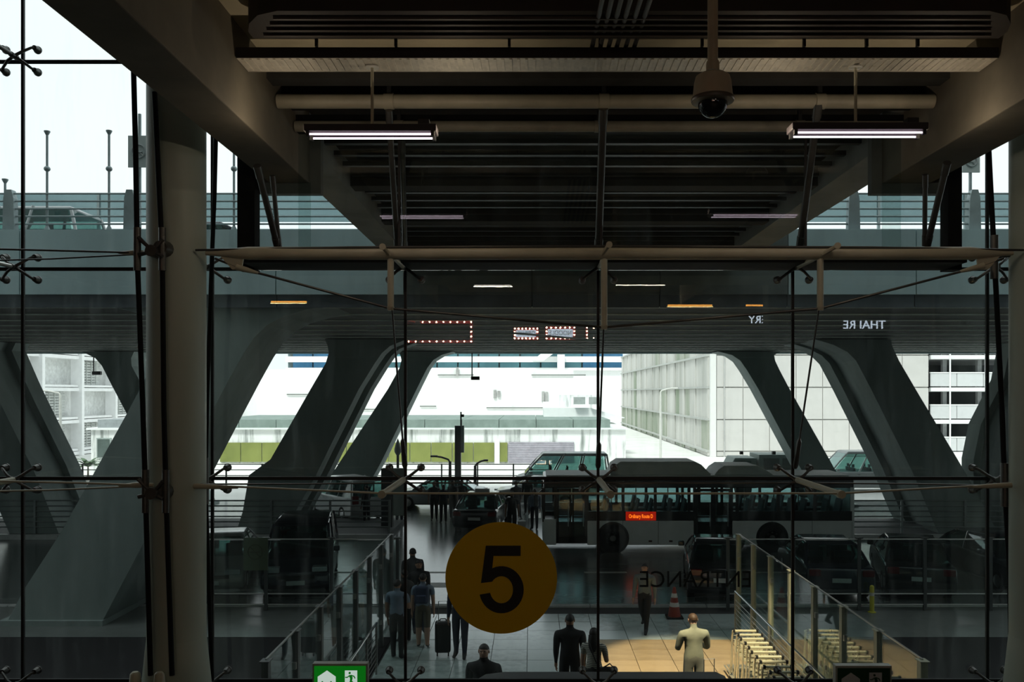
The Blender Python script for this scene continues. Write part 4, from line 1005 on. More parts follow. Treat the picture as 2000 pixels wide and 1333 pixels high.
# ================================================================== PEOPLE
skin_m = M('skin', (.30, .17, .115), .55, var=.08); skin_l = M('skin_pale', (.42, .26, .19), .55, var=.06)
hair_b = M('hair_black', (.012, .010, .009), .6, var=.3, scale=30); hair_r = M('hair_brown', (.055, .028, .014), .6, var=.3, scale=30)
shoe_m = M('shoe_dark', (.012, .012, .013), .5)
def striped(name, a, c, freq):
    m = bpy.data.materials.new(name); m.use_nodes = True; t = m.node_tree; b = t.nodes['Principled BSDF']; b.inputs['Roughness'].default_value = .8
    tcn = t.nodes.new('ShaderNodeTexCoord'); wv = t.nodes.new('ShaderNodeTexWave'); wv.bands_direction = 'Z'; wv.inputs['Scale'].default_value = freq
    wv.inputs['Distortion'].default_value = .3
    r = t.nodes.new('ShaderNodeValToRGB'); r.color_ramp.interpolation = 'CONSTANT'
    r.color_ramp.elements[0].color = (*a, 1); r.color_ramp.elements[1].position = .72; r.color_ramp.elements[1].color = (*c, 1)
    t.links.new(tcn.outputs['Object'], wv.inputs['Vector']); t.links.new(wv.outputs['Color'], r.inputs['Fac']); t.links.new(r.outputs['Color'], b.inputs['Base Color'])
    return m
V = Vector
def person(label, loc, rz, H=1.70, pose='stand', shirt=None, trousers=None, skin=skin_m, hair=hair_b, hairstyle='short', sleeves='short', female=False, shorts=False, lean=0.0, nod=0.0, group=None, face=False):
    """faces +Y before the turn rz; one continuous skin-grown body"""
    s = H / 1.72; sh = .185 if female else .205; bk = 1.06 if female else 1.12
    legs = {'stand': ((2, 2), (-1, 3)), 'walk': ((24, 8), (-20, 22)), 'step': ((14, 10), (-10, 14))}.get(pose, ((3, 3), (-2, 4)))
    J = []; E = []; R = []; LAB = []
    def j(p, r): J.append(V(p)); R.append(r if isinstance(r, tuple) else (r, r)); return len(J) - 1
    def e(a, b, lab): E.append((a, b)); LAB.append(lab)
    ln = math.sin(math.radians(lean))
    def tz(z): return ln * (z - .95)
    pel = j((0, 0, .95), (.172 * bk, .125 * bk)); wst = j((0, tz(1.10), 1.10), (.168 * bk if not female else .142 * bk, .122 * bk)); ch = j((0, tz(1.28), 1.28), (.182 * bk if not female else .158 * bk, .132 * bk))
    uc = j((0, tz(1.40), 1.385), (.150, .105)); nk = j((0, tz(1.47) - .01, 1.455), (.062, .062))
    e(pel, wst, 'shirt'); e(wst, ch, 'shirt'); e(ch, uc, 'shirt'); e(uc, nk, 'skin')
    hd = V((0, tz(1.5), 1.478)); nr = math.radians(nod)
    def hp(y, z): return (0, hd.y + y * math.cos(nr) + z * math.sin(nr), hd.z - y * math.sin(nr) + z * math.cos(nr))
    jw = j(hp(.015, .045), (.066, .076)); sk = j(hp(.005, .115), (.084, .103)); cr_ = j(hp(-.005, .175), (.066, .084))
    e(nk, jw, 'skin'); e(jw, sk, 'skin'); e(sk, cr_, 'skin')
    for q, side in enumerate((-1, 1)):
        a1, b1 = legs[q]; a = math.radians(a1); k = math.radians(a1 - b1)
        hip = V((side * .092, 0, .90)); kn = hip + V((side * .012, math.sin(a), -math.cos(a))) * .425; an = kn + V((0, math.sin(k), -math.cos(k))) * .40
        h_ = j(hip, (.108, .118)); kn_ = j(kn, (.076, .078)); md = j(kn.lerp(an, .35), (.070, .073)); an_ = j(an, (.050, .054))
        he = j(an + V((0, -.03, -.035)), (.042, .042)); to = j(an + V((side * .02, .13, -.045)), (.042, .032)); te = j(an + V((side * .025, .19, -.05)), (.034, .024))
        lg = 'skin' if shorts else 'trousers'
        e(pel, h_, 'trousers'); e(h_, kn_, 'trousers'); e(kn_, md, lg); e(md, an_, lg); e(an_, he, 'shoe'); e(an_, to, 'shoe'); e(to, te, 'shoe')
    arms = {'stand': [((.10, -.04, -1), (.05, .12, -1))] * 2, 'walk': [((.10, -.28, -1), (.04, .05, -1)), ((.10, .26, -1), (.02, .55, -1))], 'step': [((.10, .1, -1), (.0, .3, -1)), ((.10, -.15, -1), (.04, .1, -1))],
            'phone': [((.22, .22, -1), (-.55, .9, .25)), ((.22, .22, -1), (-.55, .9, .25))], 'hold': [((.12, .05, -1), (.02, .28, -1)), ((.16, .15, -1), (-.3, .9, .1))], 'pull': [((.18, -.02, -1), (.15, .1, -1)), ((.10, .02, -1), (.03, .15, -1))]}[pose]
    for q, side in enumerate((-1, 1)):
        ua, fa = arms[q]; so = V((side * sh, tz(1.37), 1.372)); ua = V((ua[0] * side, ua[1], ua[2])).normalized(); fa = V((fa[0] * side, fa[1], fa[2])).normalized()
        el = so + ua * .285; wr = el + fa * .245; pm = wr + fa * .055; kc = wr + fa * .09
        rs_ = 1.08 if sleeves == 'short' else 1.28
        si = j(so, (.066 * rs_, .068 * rs_)); mu = j(so.lerp(el, .55), (.050 * rs_, .052 * rs_)); ei = j(el, (.042 * rs_, .043 * rs_)); fi = j(el.lerp(wr, .3), (.041 * rs_, .042 * rs_)); wi = j(wr, (.026, .028)); pi_ = j(pm, (.036, .020)); ki = j(kc, (.036, .016))
        lowl = 'skin' if sleeves == 'short' else 'shirt'
        e(uc, si, 'shirt'); e(si, mu, 'shirt'); e(mu, ei, lowl); e(ei, fi, lowl); e(fi, wi, lowl); e(wi, pi_, 'skin'); e(pi_, ki, 'skin')
        lat = fa.cross(V((side, 0, 0)));
        if lat.length < .2: lat = fa.cross(V((0, 0, 1)))
        lat.normalize(); inn = V((-side, 0, 0)); inn = (inn - fa * inn.dot(fa)).normalized()
        for n_, (of, l1) in enumerate(((-.027, .070), (-.009, .082), (.009, .078), (.027, .062))):
            f0 = kc + lat * of + fa * .008; f1 = f0 + fa * l1 * .55; f2 = f1 + (fa + inn * .75).normalized() * l1 * .55
            x_ = j(f0, .0095); y_ = j(f1, .0085); z_ = j(f2, .007); e(ki, x_, 'skin'); e(x_, y_, 'skin'); e(y_, z_, 'skin')
        t0 = pm - lat * .03 * -1 * 0 + lat * -.034; t1 = t0 + (fa * .6 - lat * .5 + inn * .3).normalized() * .035; t2 = t1 + (fa + inn * .5).normalized() * .03
        x_ = j(t0, .011); y_ = j(t1, .0095); z_ = j(t2, .008); e(pi_, x_, 'skin'); e(x_, y_, 'skin'); e(y_, z_, 'skin')
    zmin = min(p.z for p in J) - .022
    for p in J: p.z -= zmin
    dz = zmin
    Js = [p * s for p in J]
    me = bpy.data.meshes.new('body_cage'); me.from_pydata([tuple(p) for p in Js], E, [])
    o = bpy.data.objects.new('body_cage', me); COL.objects.link(o)
    mod = o.modifiers.new('s', 'SKIN'); mod.use_smooth_shade = True; mod.branch_smoothing = .4
    sv = me.skin_vertices[0].data
    for i, r in enumerate(R): sv[i].radius = (r[0] * s, r[1] * s); sv[i].use_root = (i == 0)
    sb = o.modifiers.new('u', 'SUBSURF'); sb.levels = 1; sb.render_levels = 1
    dg = bpy.context.evaluated_depsgraph_get(); ev = o.evaluated_get(dg)
    bm_ = bpy.data.meshes.new_from_object(ev); bpy.data.objects.remove(o); bpy.data.meshes.remove(me)
    bm_.name = 'body'
    labs = ['skin', 'shirt', 'trousers', 'shoe']
    bm_.materials.clear()
    for m in (skin, shirt, trousers, shoe_m): bm_.materials.append(m)
    n = len(bm_.polygons); c = np.empty(n * 3); bm_.polygons.foreach_get('center', c); c = c.reshape(-1, 3)
    best = np.full(n, 1e9); idx = np.zeros(n, int); tt = np.zeros(n)
    for (a, b), lab in zip(E, LAB):
        A = np.array(Js[a]); B = np.array(Js[b]); d = B - A; L2 = max(1e-9, d @ d)
        u = np.clip(((c - A) @ d) / L2, 0, 1); dist = np.linalg.norm(c - (A + u[:, None] * d), axis=1) - (R[a][0] * (1 - u) + R[b][0] * u) * s
        w_ = dist < best; best[w_] = dist[w_]; idx[w_] = labs.index(lab)
    # waist line and collar are cut level
    zw = (.97 - dz) * s; core = (np.abs(c[:, 0]) < .2 * s)
    idx[core & (idx == 1) & (c[:, 2] < zw)] = 2; idx[core & (idx == 2) & (c[:, 2] >= zw)] = 1
    bm_.polygons.foreach_set('material_index', idx.astype(np.int32)); bm_.polygons.foreach_set('use_smooth', [True] * n); bm_.update()
    t = thing('person', label, 'person', (0, 0, 0), group)
    bo = bpy.data.objects.new('body', bm_); COL.objects.link(bo); bo.parent = t
    up = V((0, math.sin(nr), math.cos(nr))); fw = V((0, math.cos(nr), -math.sin(nr)))
    hc = (V(hp(-.004, .125)) - V((0, 0, dz))) * s
    # nose and ears, eyes, mouth
    f = MB(); f.ball(hc + (fw * .094 - up * .018) * s, .016 * s, (.8, 1.1, 1.3), 8); f.build('nose', skin, t, smooth=True)
    for sd in (-1, 1):
        MB().ball(hc + (V((sd * .078, 0, 0)) - up * .012 - fw * .005) * s, .026 * s, (.4, .8, 1.25), 8).build('ear', skin, t, smooth=True)
        if face: MB().ball(hc + (V((sd * .030, 0, 0)) + fw * .083 + up * .012) * s, .011 * s, (1.2, .6, .8), 8).build('eye', shoe_m, t, smooth=True)
    if face: MB().ball(hc + (fw * .083 - up * .056) * s, .016 * s, (1.6, .5, .4), 8).build('mouth', M('lips', (.25, .10, .085), .5), t, smooth=True)
    if hair is not None:
        h = MB(); nn = 16; rows = 9; vs_ = []; hl = {'short': .16, 'crop': .36, 'long': .10, 'bun': .2, 'cap': .34}[hairstyle]
        for i in range(rows + 1):
            for k in range(nn):
                az = 2 * math.pi * k / nn
                back = (1 - math.sin(az)) / 2                       # sin = +1 in front
                lim = math.pi * (.34 + (.36 - hl * .40) * back)
                th = lim * i / rows
                q = V((math.sin(th) * math.cos(az) * .087, math.sin(th) * math.sin(az) * .106, math.cos(th) * .100))
                q *= ((1.0 if hairstyle != 'crop' else .97) + .015 * math.sin(7 * az + i)) * (1 - .07 * (i / rows) ** 4)
                vs_.append(hc + (V((q.x, 0, 0)) + fw * (q.y - .006) + up * (q.z + .004)) * s)
        fs = [(i * nn + k, i * nn + (k + 1) % nn, (i + 1) * nn + (k + 1) % nn, (i + 1) * nn + k) for i in range(rows) for k in range(nn)]
        h.add(vs_, fs)
        if hairstyle == 'long':
            h.tube([hc + (-fw * .06 - up * .02) * s, hc + (-fw * .085 - up * .12) * s, hc + (-fw * .09 - up * .24) * s, hc + (-fw * .085 - up * .33) * s], [.085 * s, .088 * s, .075 * s, .03 * s], 12)
        if hairstyle == 'bun': h.ball(hc + (-fw * .10 + up * .06) * s, .042 * s, (1, 1, 1), 10)
        if hairstyle == 'cap': h.box(hc.x - .06 * s, hc.x + .06 * s, hc.y + .08 * s, hc.y + .17 * s, hc.z + .045 * s, hc.z + .06 * s)
        h.build('hair', hair, t, smooth=True)
    t['H'] = H
    place(t, loc, math.radians(rz))
    return t, s, dz
def cloth(n, c, **k): return M('cloth_' + n, c, .85, var=.12, scale=9, **k)
sage = cloth('sage', (.24, .25, .19)); greyp = cloth('grey', (.20, .20, .17)); blk = cloth('black', (.010, .010, .012)); navy = cloth('navy', (.018, .022, .04)); blue = cloth('slate_blue', (.16, .21, .28)); dgrey = cloth('charcoal', (.03, .032, .034)); vest_m = cloth('pale_grey', (.13, .15, .15)); khaki = cloth('khaki', (.12, .11, .08))
def at(px, D): return (X_(px, D), D, 0)
person('man in a sage green sweater and grey trousers looking down, back turned', at(1355, 14.9), 8, 1.74, 'phone', sage, greyp, skin_l, hair_r, 'short', 'long', nod=26)
person('walking person in dark trousers and a pale vest near the traffic cone', at(1259, 20.15), 160, 1.62, 'walk', vest_m, blk, skin_m, hair_b, 'short', 'long')
person('man in black beside the woman in a striped shirt, walking away', at(1113, 14.95), 0, 1.74, 'step', blk, blk, skin_m, hair_b, 'crop', 'long')
person('woman with long dark hair in a pale striped shirt with a shoulder bag', at(1160, 14.6), -18, 1.58, 'hold', striped('shirt_stripes', (.46, .46, .40), (.03, .035, .04), 11), dgrey, skin_l, hair_b, 'long', 'short', female=True)
person('close-cropped man in a black jacket facing the hall, cut by the canopy', at(945, 13.1), 172, 1.74, 'stand', blk, blk, skin_l, M('hair_grey', (.05, .045, .04), .7), 'crop', 'long', face=True)
person('person in dark trousers pulling the dark suitcase, head behind the yellow sign', at(899, 18.1), 172, 1.70, 'pull', navy, navy, skin_m, hair_b, 'short', 'long', face=True)
person('person in a slate blue shirt and shorts with a small backpack, back turned', at(826, 18.8), 4, 1.62, 'stand', blue, khaki, skin_l, hair_b, 'short', 'short', shorts=True)
person('person in dark clothes standing highest at the back of the waiting group', at(806, 21.2), 20, 1.74, 'stand', dgrey, dgrey, skin_m, hair_b, 'short', 'long')
person('person in black between the backpack wearer and the person behind', at(818, 20.0), 200, 1.68, 'stand', blk, navy, skin_m, hair_b, 'short', 'long', face=True)
person('person in a dim slate shirt by the handrail, next to the waiting group', at(776, 18.0), -10, 1.66, 'hold', blue, dgrey, skin_m, hair_b, 'short', 'short')
person('person in dark clothes at the handrail behind the one in the slate shirt', at(790, 19.2), 30, 1.62, 'stand', dgrey, blk, skin_m, hair_b, 'bun', 'long', female=True)
far = [(780, 36.6, 10, 1.68, 'stand', blk, navy, 'person in black beside the totem sign in the far crowd'), (848, 37.6, 190, 1.70, 'stand', dgrey, blk, 'person in charcoal at the edge of the far crowd before the silver car'),
       (866, 36.9, 20, 1.64, 'hold', navy, dgrey, 'person in navy second along in the far crowd'), (884, 38.0, -30, 1.72, 'stand', blk, blk, 'person all in black before the dark totem pillar'),
       (902, 38.6, 170, 1.66, 'hold', dgrey, navy, 'person in charcoal close to the black taxi'), (1000, 33.3, 5, 1.76, 'stand', blk, blk, 'tall dark person with a pale bag walking up to the black taxi'),
       (1008, 38.4, 200, 1.68, 'walk', navy, dgrey, 'person walking between the black taxi and the bus front'), (1044, 35.0, 20, 1.66, 'stand', blue, navy, 'person in slate blue just before the front of the bus'),
       (1030, 39.4, 160, 1.70, 'stand', dgrey, dgrey, 'person in charcoal behind the one in slate blue at the bus front'), (716, 36.4, 60, 1.66, 'hold', dgrey, blk, 'person beside the white people carrier and the grooved pier')]
for (px, D, rz, H, po, sm, tm, lab) in far:
    person(lab, (X_(px, D), D, .0), rz, H, po, sm, tm, skin_m, hair_b, 'short', 'short' if rz % 20 else 'long', group='far crowd across the road')

# ================================================================== LUGGAGE
def suitcase(label, loc, rz, w=.42, h=.62, d=.26, mat=None, handle=.42):
    t = thing('suitcase', label, 'suitcase', (0, 0, 0)); m = mat or M('suitcase_black', (.012, .013, .014), .35)
    MB().box(-w/2, w/2, -d/2, d/2, .07, .07 + h).build('shell', m, t, bevel=.05, seg=3)
    for k in range(5): MB().box(-w/2 + .05 + k * (w - .1) / 5, -w/2 + .08 + k * (w - .1) / 5, -d/2 - .008, d/2 + .008, .12, h + .01).build('rib', m, t)
    for x in (-w/2 + .05, w/2 - .05):
        for y in (-d/2 + .05, d/2 - .05):
            MB().cyl((x - .012, y, .035), (x + .012, y, .035), .033, n=12).build('wheel', rubber, t, smooth=True); 
    MB().tube([(-.09, 0, h + .05), (-.09, 0, h + .07 + handle), (.09, 0, h + .07 + handle), (.09, 0, h + .05)], .009, 8).build('handle', steel, t, smooth=True)
    MB().tube([(-.08, d/2 * .6, h + .06), (-.05, d/2 * .6, h + .10), (.05, d/2 * .6, h + .10), (.08, d/2 * .6, h + .06)], .012, 8).build('carry_handle', m, t, smooth=True)
    return place(t, loc, math.radians(rz))
suitcase('dark upright trolley suitcase with its handle pulled out, beside the yellow sign', at(865, 18.25), 4, w=.33, h=.64)
suitcase('dark suitcase standing at the side of the man in sage green', at(1385, 14.55), 10, w=.30, h=.6, handle=.38)
bp = thing('backpack', 'small dark blue backpack worn by the person in shorts', 'backpack', at(824, 18.66))
q = V(at(824, 18.64))
MB().box(q.x - .15, q.x + .15, q.y - .13, q.y + .0, 1.0, 1.38).build('pack', M('pack_blue', (.03, .045, .09), .7), bp, bevel=.05, seg=3)
MB().box(q.x - .11, q.x + .11, q.y - .17, q.y - .12, 1.03, 1.2).build('pocket', M('pack_blue', (.03, .045, .09)), bp, bevel=.03)
for s_ in (-.09, .09): MB().tube([(q.x + s_, q.y - .02, 1.36), (q.x + s_, q.y + .06, 1.42), (q.x + s_ * 1.1, q.y + .12, 1.36)], .014, 6).build('strap', rubber, bp, smooth=True)
hb_ = thing('shoulder_bag', 'dark shoulder bag carried by the woman in the striped shirt', 'bag', at(1180, 14.45))
q = V(at(1186, 14.42))
MB().box(q.x - .17, q.x + .15, q.y - .08, q.y + .06, .70, .96).build('pouch', M('bag_black', (.015, .014, .014), .4), hb_, bevel=.05, seg=3)
MB().tube([(q.x - .14, q.y, .93), (q.x - .24, q.y - .05, 1.18), (q.x - .30, q.y - .02, 1.36)], .012, 6).build('strap', rubber, hb_, smooth=True)
MB().tube([(q.x + .1, q.y, .95), (q.x + .04, q.y - .03, 1.02), (q.x - .06, q.y, .95)], .012, 6).build('handle', rubber, hb_, smooth=True)
pbag = thing('carrier_bag', 'pale carrier bag hanging beside the tall dark person near the black taxi', 'bag', (X_(1021, 33.2), 33.2, .0))
x_ = X_(1019, 33.2)
MB().hexa([(x_ - .12, 33.1, .12), (x_ + .12, 33.1, .12), (x_ + .12, 33.24, .12), (x_ - .12, 33.24, .12)], [(x_ - .16, 33.09, .62), (x_ + .16, 33.09, .62), (x_ + .16, 33.25, .62), (x_ - .16, 33.25, .62)]).build('bag', M('bag_pale', (.6, .62, .62), .6), pbag)
MB().tube([(x_ - .1, 33.17, .61), (x_ - .05, 33.17, .74), (x_ + .05, 33.17, .74), (x_ + .1, 33.17, .61)], .008, 6).build('handle', white_paint, pbag)
co = thing('traffic_cone', 'dark red traffic cone with pale bands next to the walking person', 'cone', at(1317, 21.3))
q = V(at(1317, 21.3))
cone_m = M('cone_red', (.22, .03, .015), .6)
MB().box(q.x - .2, q.x + .2, q.y - .2, q.y + .2, 0.002, .04).build('foot', rubber, co, bevel=.01)
MB().lathe([(.16, .04), (.035, .74), (.02, .75)], (q.x, q.y, 0), 20).build('body', cone_m, co, smooth=True)
for z in (.28, .5): MB().lathe([(.16 - .125 * (z - .04) / .7 + .004, z), (.16 - .125 * (z + .06) / .7 + .004, z + .1)], (q.x, q.y, 0), 20).build('reflective_band', M('cone_band', (.5, .5, .48), .5), co, smooth=True)
yb = thing('bollard', 'yellow bollard beyond the glass barrier in front of the black cars', 'bollard', at(1703, 21.8))
q = V(at(1703, 21.8))
MB().lathe([(.10, 0), (.10, .02), (.055, .03), (.055, .62), (.05, .66), (.02, .68)], (q.x, q.y, 0), 16).build('post', M('bollard_yellow', (.42, .40, .04), .5), yb, smooth=True)
MB().lathe([(.057, .42), (.057, .5)], (q.x, q.y, 0), 16).build('band', M('cone_band', (.5, .5, .48)), yb)

# ================================================================== BARRIERS AND HANDRAILS
post_m = M('barrier_post', (.30, .30, .22), .4, .3, var=.15)
def glass_barrier(X, label, ys, m, hgt=2.2):
    t = thing('glass_barrier', label, 'barrier', (X, sum(ys) / len(ys), 0))
    for i, y in enumerate(ys):
        MB().box(X - .045, X + .045, y - .06, y + .06, 0, hgt).build('post', m, t, bevel=.008)
        MB().box(X - .06, X + .06, y - .08, y + .08, hgt, hgt + .015).build('post_cap', m, t)
        if i: 
            MB().box(X - .006, X + .006, ys[i-1] + .08, y - .08, .12, hgt).build('pane', barrier_glass, t)
            for z in (.5, 1.7):
                for yy in (ys[i-1] + .09, y - .09): MB().box(X - .03, X + .03, yy - .03, yy + .03, z, z + .09).build('clamp', steel, t)
    MB().box(X - .012, X + .012, ys[0], ys[-1], hgt + .012, hgt + .03).build('top_rail', steel, t)
glass_barrier(4.80, 'glass barrier on pale posts running from the door to the road beside the trolleys', [10.7 + i * 1.36 for i in range(8)], post_m)
glass_barrier(-3.27, 'dim glass barrier on posts running to the road beside the waiting group', [10.7 + i * 1.36 for i in range(8)], M('barrier_post_dark', (.10, .11, .11), .4, .3))
def handrail(X, label, y0, y1):
    t = thing('handrail', label, 'railing', (X, (y0 + y1) / 2, 0))
    MB().cyl((X, y0, 1.0), (X, y1, 1.0), .024, n=12).build('top_rail', chrome, t, smooth=True)
    for z in [.12 + .1 * k for k in range(8)]: MB().cyl((X, y0, z), (X, y1, z), .008, n=6).build('wire', steel, t, smooth=True)
    n = 6
    for i in range(n + 1): MB().box(X - .02, X + .02, y0 + (y1 - y0) * i / n - .02, y0 + (y1 - y0) * i / n + .02, 0, .99).build('post', steel, t)
handrail(4.60, 'bright steel handrail with thin wires beside the row of trolleys', 11.0, 19.7)
handrail(-3.04, 'bright steel handrail running to the road along the dim glass barrier', 11.0, 17.0)
def cross_fence(xs, D, label):
    t = thing('glass_fence', label, 'fence', (sum(xs) / len(xs), D, 0))
    for i, x in enumerate(xs):
        MB().box(x - .04, x + .04, D - .03, D + .03, 0, 1.82).build('post', M('fence_post', (.07, .08, .08), .4, .3), t)
        MB().box(x - .09, x + .09, D - .04, D + .04, 1.82, 1.85).build('post_cap', M('fence_post', (.07, .08, .08)), t)
        if i:
            MB().box(xs[i-1] + .06, x - .06, D - .006, D + .006, .45, 1.78).build('pane', barrier_glass, t)
    for z in (.15, .42, 1.80): MB().cyl((xs[0], D, z), (xs[-1], D, z), .018, n=8).build('rail', steel, t, smooth=True)
cross_fence([4.95 + 1.66 * i for i in range(6)], 22.0, 'glass fence on dark posts along the kerb in front of the black cars')
cross_fence([-3.4 - 1.66 * i for i in range(4)], 22.0, 'glass fence on dark posts along the kerb in front of the people carrier')

# ================================================================== LUGGAGE TROLLEYS
cart_m = M('trolley_steel', (.62, .60, .50), .3, .6, var=.1)
bar_m = M('trolley_bar', (.62, .58, .42), .4, var=.05)
def make_trolley():
    t = thing('luggage_trolley', 'x', 'trolley', (0, 0, 0)); w = .24
    for s in (-1, 1):
        MB().tube([(s * w, .42, .12), (s * w, -.12, .14), (s * w * .96, -.30, .98), (s * w * .96, -.36, 1.02)], .016, 8).build('side_frame', cart_m, t, smooth=True)
        MB().cyl((s * w * .98, -.26, .2), (s * w * .98, -.26, .92), .012, n=8).build('upright', cart_m, t, smooth=True)
        wv = MB().cyl((s * w - .02, -.18, .07), (s * w + .02, -.18, .07), .07, n=14).build('wheel', rubber, t, smooth=True)
    MB().box(-.20, .20, -.375, -.335, .995, 1.035).build('handle_bar', bar_m, t, bevel=.01)
    MB().box(-w, -.20, -.385, -.325, .985, 1.045).build('grip', rubber, t, bevel=.01); MB().box(.20, w, -.385, -.325, .985, 1.045).build('grip', rubber, t, bevel=.01)
    MB().box(-.20, .20, -.30, .40, .13, .15).build('platform', cart_m, t)
    MB().box(-.20, .20, -.325, -.31, .60, .84).build('sign_plate', bar_m, t)
    bk = MB()
    for z in (.78, .86, .94): bk.tube([(-.2, -.28, z), (-.2, -.10, z), (.2, -.10, z), (.2, -.28, z)], .006, 6)
    for x in (-.2, -.1, 0, .1, .2): bk.cyl((x, -.10, .76), (x, -.10, .95), .005, n=6)
    bk.build('basket', cart_m, t, smooth=True)
    MB().cyl((-.02, .40, .06), (.02, .40, .06), .06, n=14).build('wheel', rubber, t, smooth=True)
    return t
proto = make_trolley()
for i in range(13):
    o = proto if i == 0 else dup(proto)
    o['label'] = f'{ORD[i]} luggage trolley from the road end of the nested row along the handrail'; o['group'] = 'nested luggage trolleys by the handrail'
    place(o, (4.03 + .012 * math.sin(i * 2.3), 16.75 - .27 * i, 0), random.uniform(-.02, .02))
for i in range(6):
    o = dup(proto)
    o['label'] = f'{ORD[i]} luggage trolley from the road end of the short row behind the glass barrier'; o['group'] = 'luggage trolleys behind the glass barrier'
    place(o, (5.42, 16.8 - .28 * i, 0), random.uniform(-.02, .02))

# ================================================================== SIGNS OUTSIDE
tp = thing('totem_sign', 'dark totem sign with a pale side panel at the crossing', 'sign', P(767, 1043, 34.5))
D = 34.5
MB().box(X_(744, D), X_(766, D), D, D + .4, 0.0, Z_(916, D)).build('pillar', M('totem_dark', (.035, .045, .05), .4), tp, bevel=.02)
MB().box(X_(767, D), X_(790, D), D + .05, D + .3, Z_(1008, D), Z_(916, D)).build('panel', M('totem_panel', (.26, .31, .29), .5, var=.05), tp)
MB().box(X_(762, D), X_(768, D), D + .1, D + .2, Z_(1000, D), Z_(925, D)).build('bracket', black, tp)
dp = thing('totem_pillar', 'dark square pillar with a thin mast and camera on top, beyond the crossing', 'pillar', (X_(894, 45.2), 45.2, 0))
D = 45.2
MB().box(X_(888, D), X_(900, D), D, D + .35, 0, Z_(832, D)).build('shaft', M('totem_dark', (.035, .045, .05)), dp, bevel=.02)
MB().box(X_(900, D), X_(906, D), D + .1, D + .3, Z_(885, D), Z_(832, D)).build('side_strip', M('totem_panel', (.26, .31, .29)), dp)
MB().cyl((X_(900, D), D + .1, Z_(832, D)), (X_(900, D), D + .1, Z_(805, D)), .04, n=8).build('mast', black, dp, smooth=True)
MB().box(X_(899, D), X_(906, D), D, D + .2, Z_(815, D), Z_(810, D)).build('camera', black, dp)
fl = thing('finial_post', 'dark post with a leaf-shaped finial beside the slim pier', 'post', (X_(777, 45.4), 45.4, 0))
D = 45.4
MB().cyl((X_(777, D), D, 0), (X_(777, D), D, Z_(888, D)), .07, n=10).build('post', black, fl, smooth=True)
MB().lathe([(.06, Z_(891, D)), (.17, Z_(884, D)), (.19, Z_(878, D)), (.12, Z_(868, D)), (.04, Z_(860, D)), (.01, Z_(857, D))], (X_(777, D), D, 0), 14).build('finial', M('finial_dark', (.03, .045, .04), .6), fl, smooth=True)
# little palm by the kiosk
def palm(px, D, label, n=14, h=1.0, L=1.3):
    x = X_(px, D); t = thing('potted_palm', label, 'plant', (x, D, 0)); lm = M('palm_green', (.10, .16, .09), .6, var=.3)
    MB().lathe([(.22, 0), (.3, .4), (.27, .42), (.24, .38)], (x, D, 0), 14).build('pot', M('pot_grey', (.3, .3, .29), .8), t, smooth=True)
    MB().cyl((x, D, .35), (x, D, h), .06, .04, 8).build('stem', M('palm_stem', (.12, .10, .07), .8), t, smooth=True)
    for k in range(n):
        a = k * 2.4; el_ = random.uniform(.3, 1.1); b = MB(); pts_ = []
        for u in (0, .25, .5, .75, 1): pts_.append(V((x + math.cos(a) * L * u * math.cos(el_), D + math.sin(a) * L * u * math.cos(el_), h + L * (u * math.sin(el_) - .5 * u * u))))
        side_ = V((-math.sin(a), math.cos(a), 0)); ws_ = (.03, .14, .17, .12, .01); vs_ = []
        for p_, w_ in zip(pts_, ws_): vs_ += [p_ - side_ * w_, p_ + V((0, 0, .03)), p_ + side_ * w_]
        b.add(vs_, [(3 * i_ + q_, 3 * i_ + q_ + 1, 3 * i_ + q_ + 4, 3 * i_ + q_ + 3) for i_ in range(4) for q_ in (0, 1)])
        b.build('leaf', lm, t)
palm(172, 53, 'potted palm by the black rail fence near the huge pier'); palm(232, 56, 'second potted palm by the rail fence, closer to the huge pier')

# ================================================================== ENTRANCE AND EXIT SIGNS
cn = thing('entrance_canopy', 'dark low entrance canopy with rounded ends at the foot of the picture', 'canopy', (1, 11.3, 0))
a, c = X_(915, 10.6), X_(1428, 10.6)
zt3 = Z_(1314, 10.76)
prof = [(a, zt3 - .25), (a + .05, zt3 - .12), (a + .2, zt3 - .03), (a + .45, zt3), (c - .15, zt3), (c - .04, zt3 - .05), (c, zt3 - .15), (c, zt3 - .25)]
MB().prism(prof, 'y', 10.42, 10.78).build('roof', M('canopy_black', (.012, .012, .013), .45), cn, smooth=True)
for x in (a + .1, c - .1):
    for y in (10.5, 10.7): MB().box(x - .05, x + .05, y - .05, y + .05, 0, zt3 - .22).build('post', blackgloss, cn)
MB().box(X_(1222, 10.5), X_(1312, 10.5), 10.40, 10.42, zt3 - .2, zt3 - .06).build('door_motor_cover', M('motor_grey', (.16, .17, .16), .5), cn)
green_lit = glow('exit_green_lit', (0.003, 0.115, 0.006), .8); white_lit = glow('exit_white_lit', (.50, .60, .54), .75)
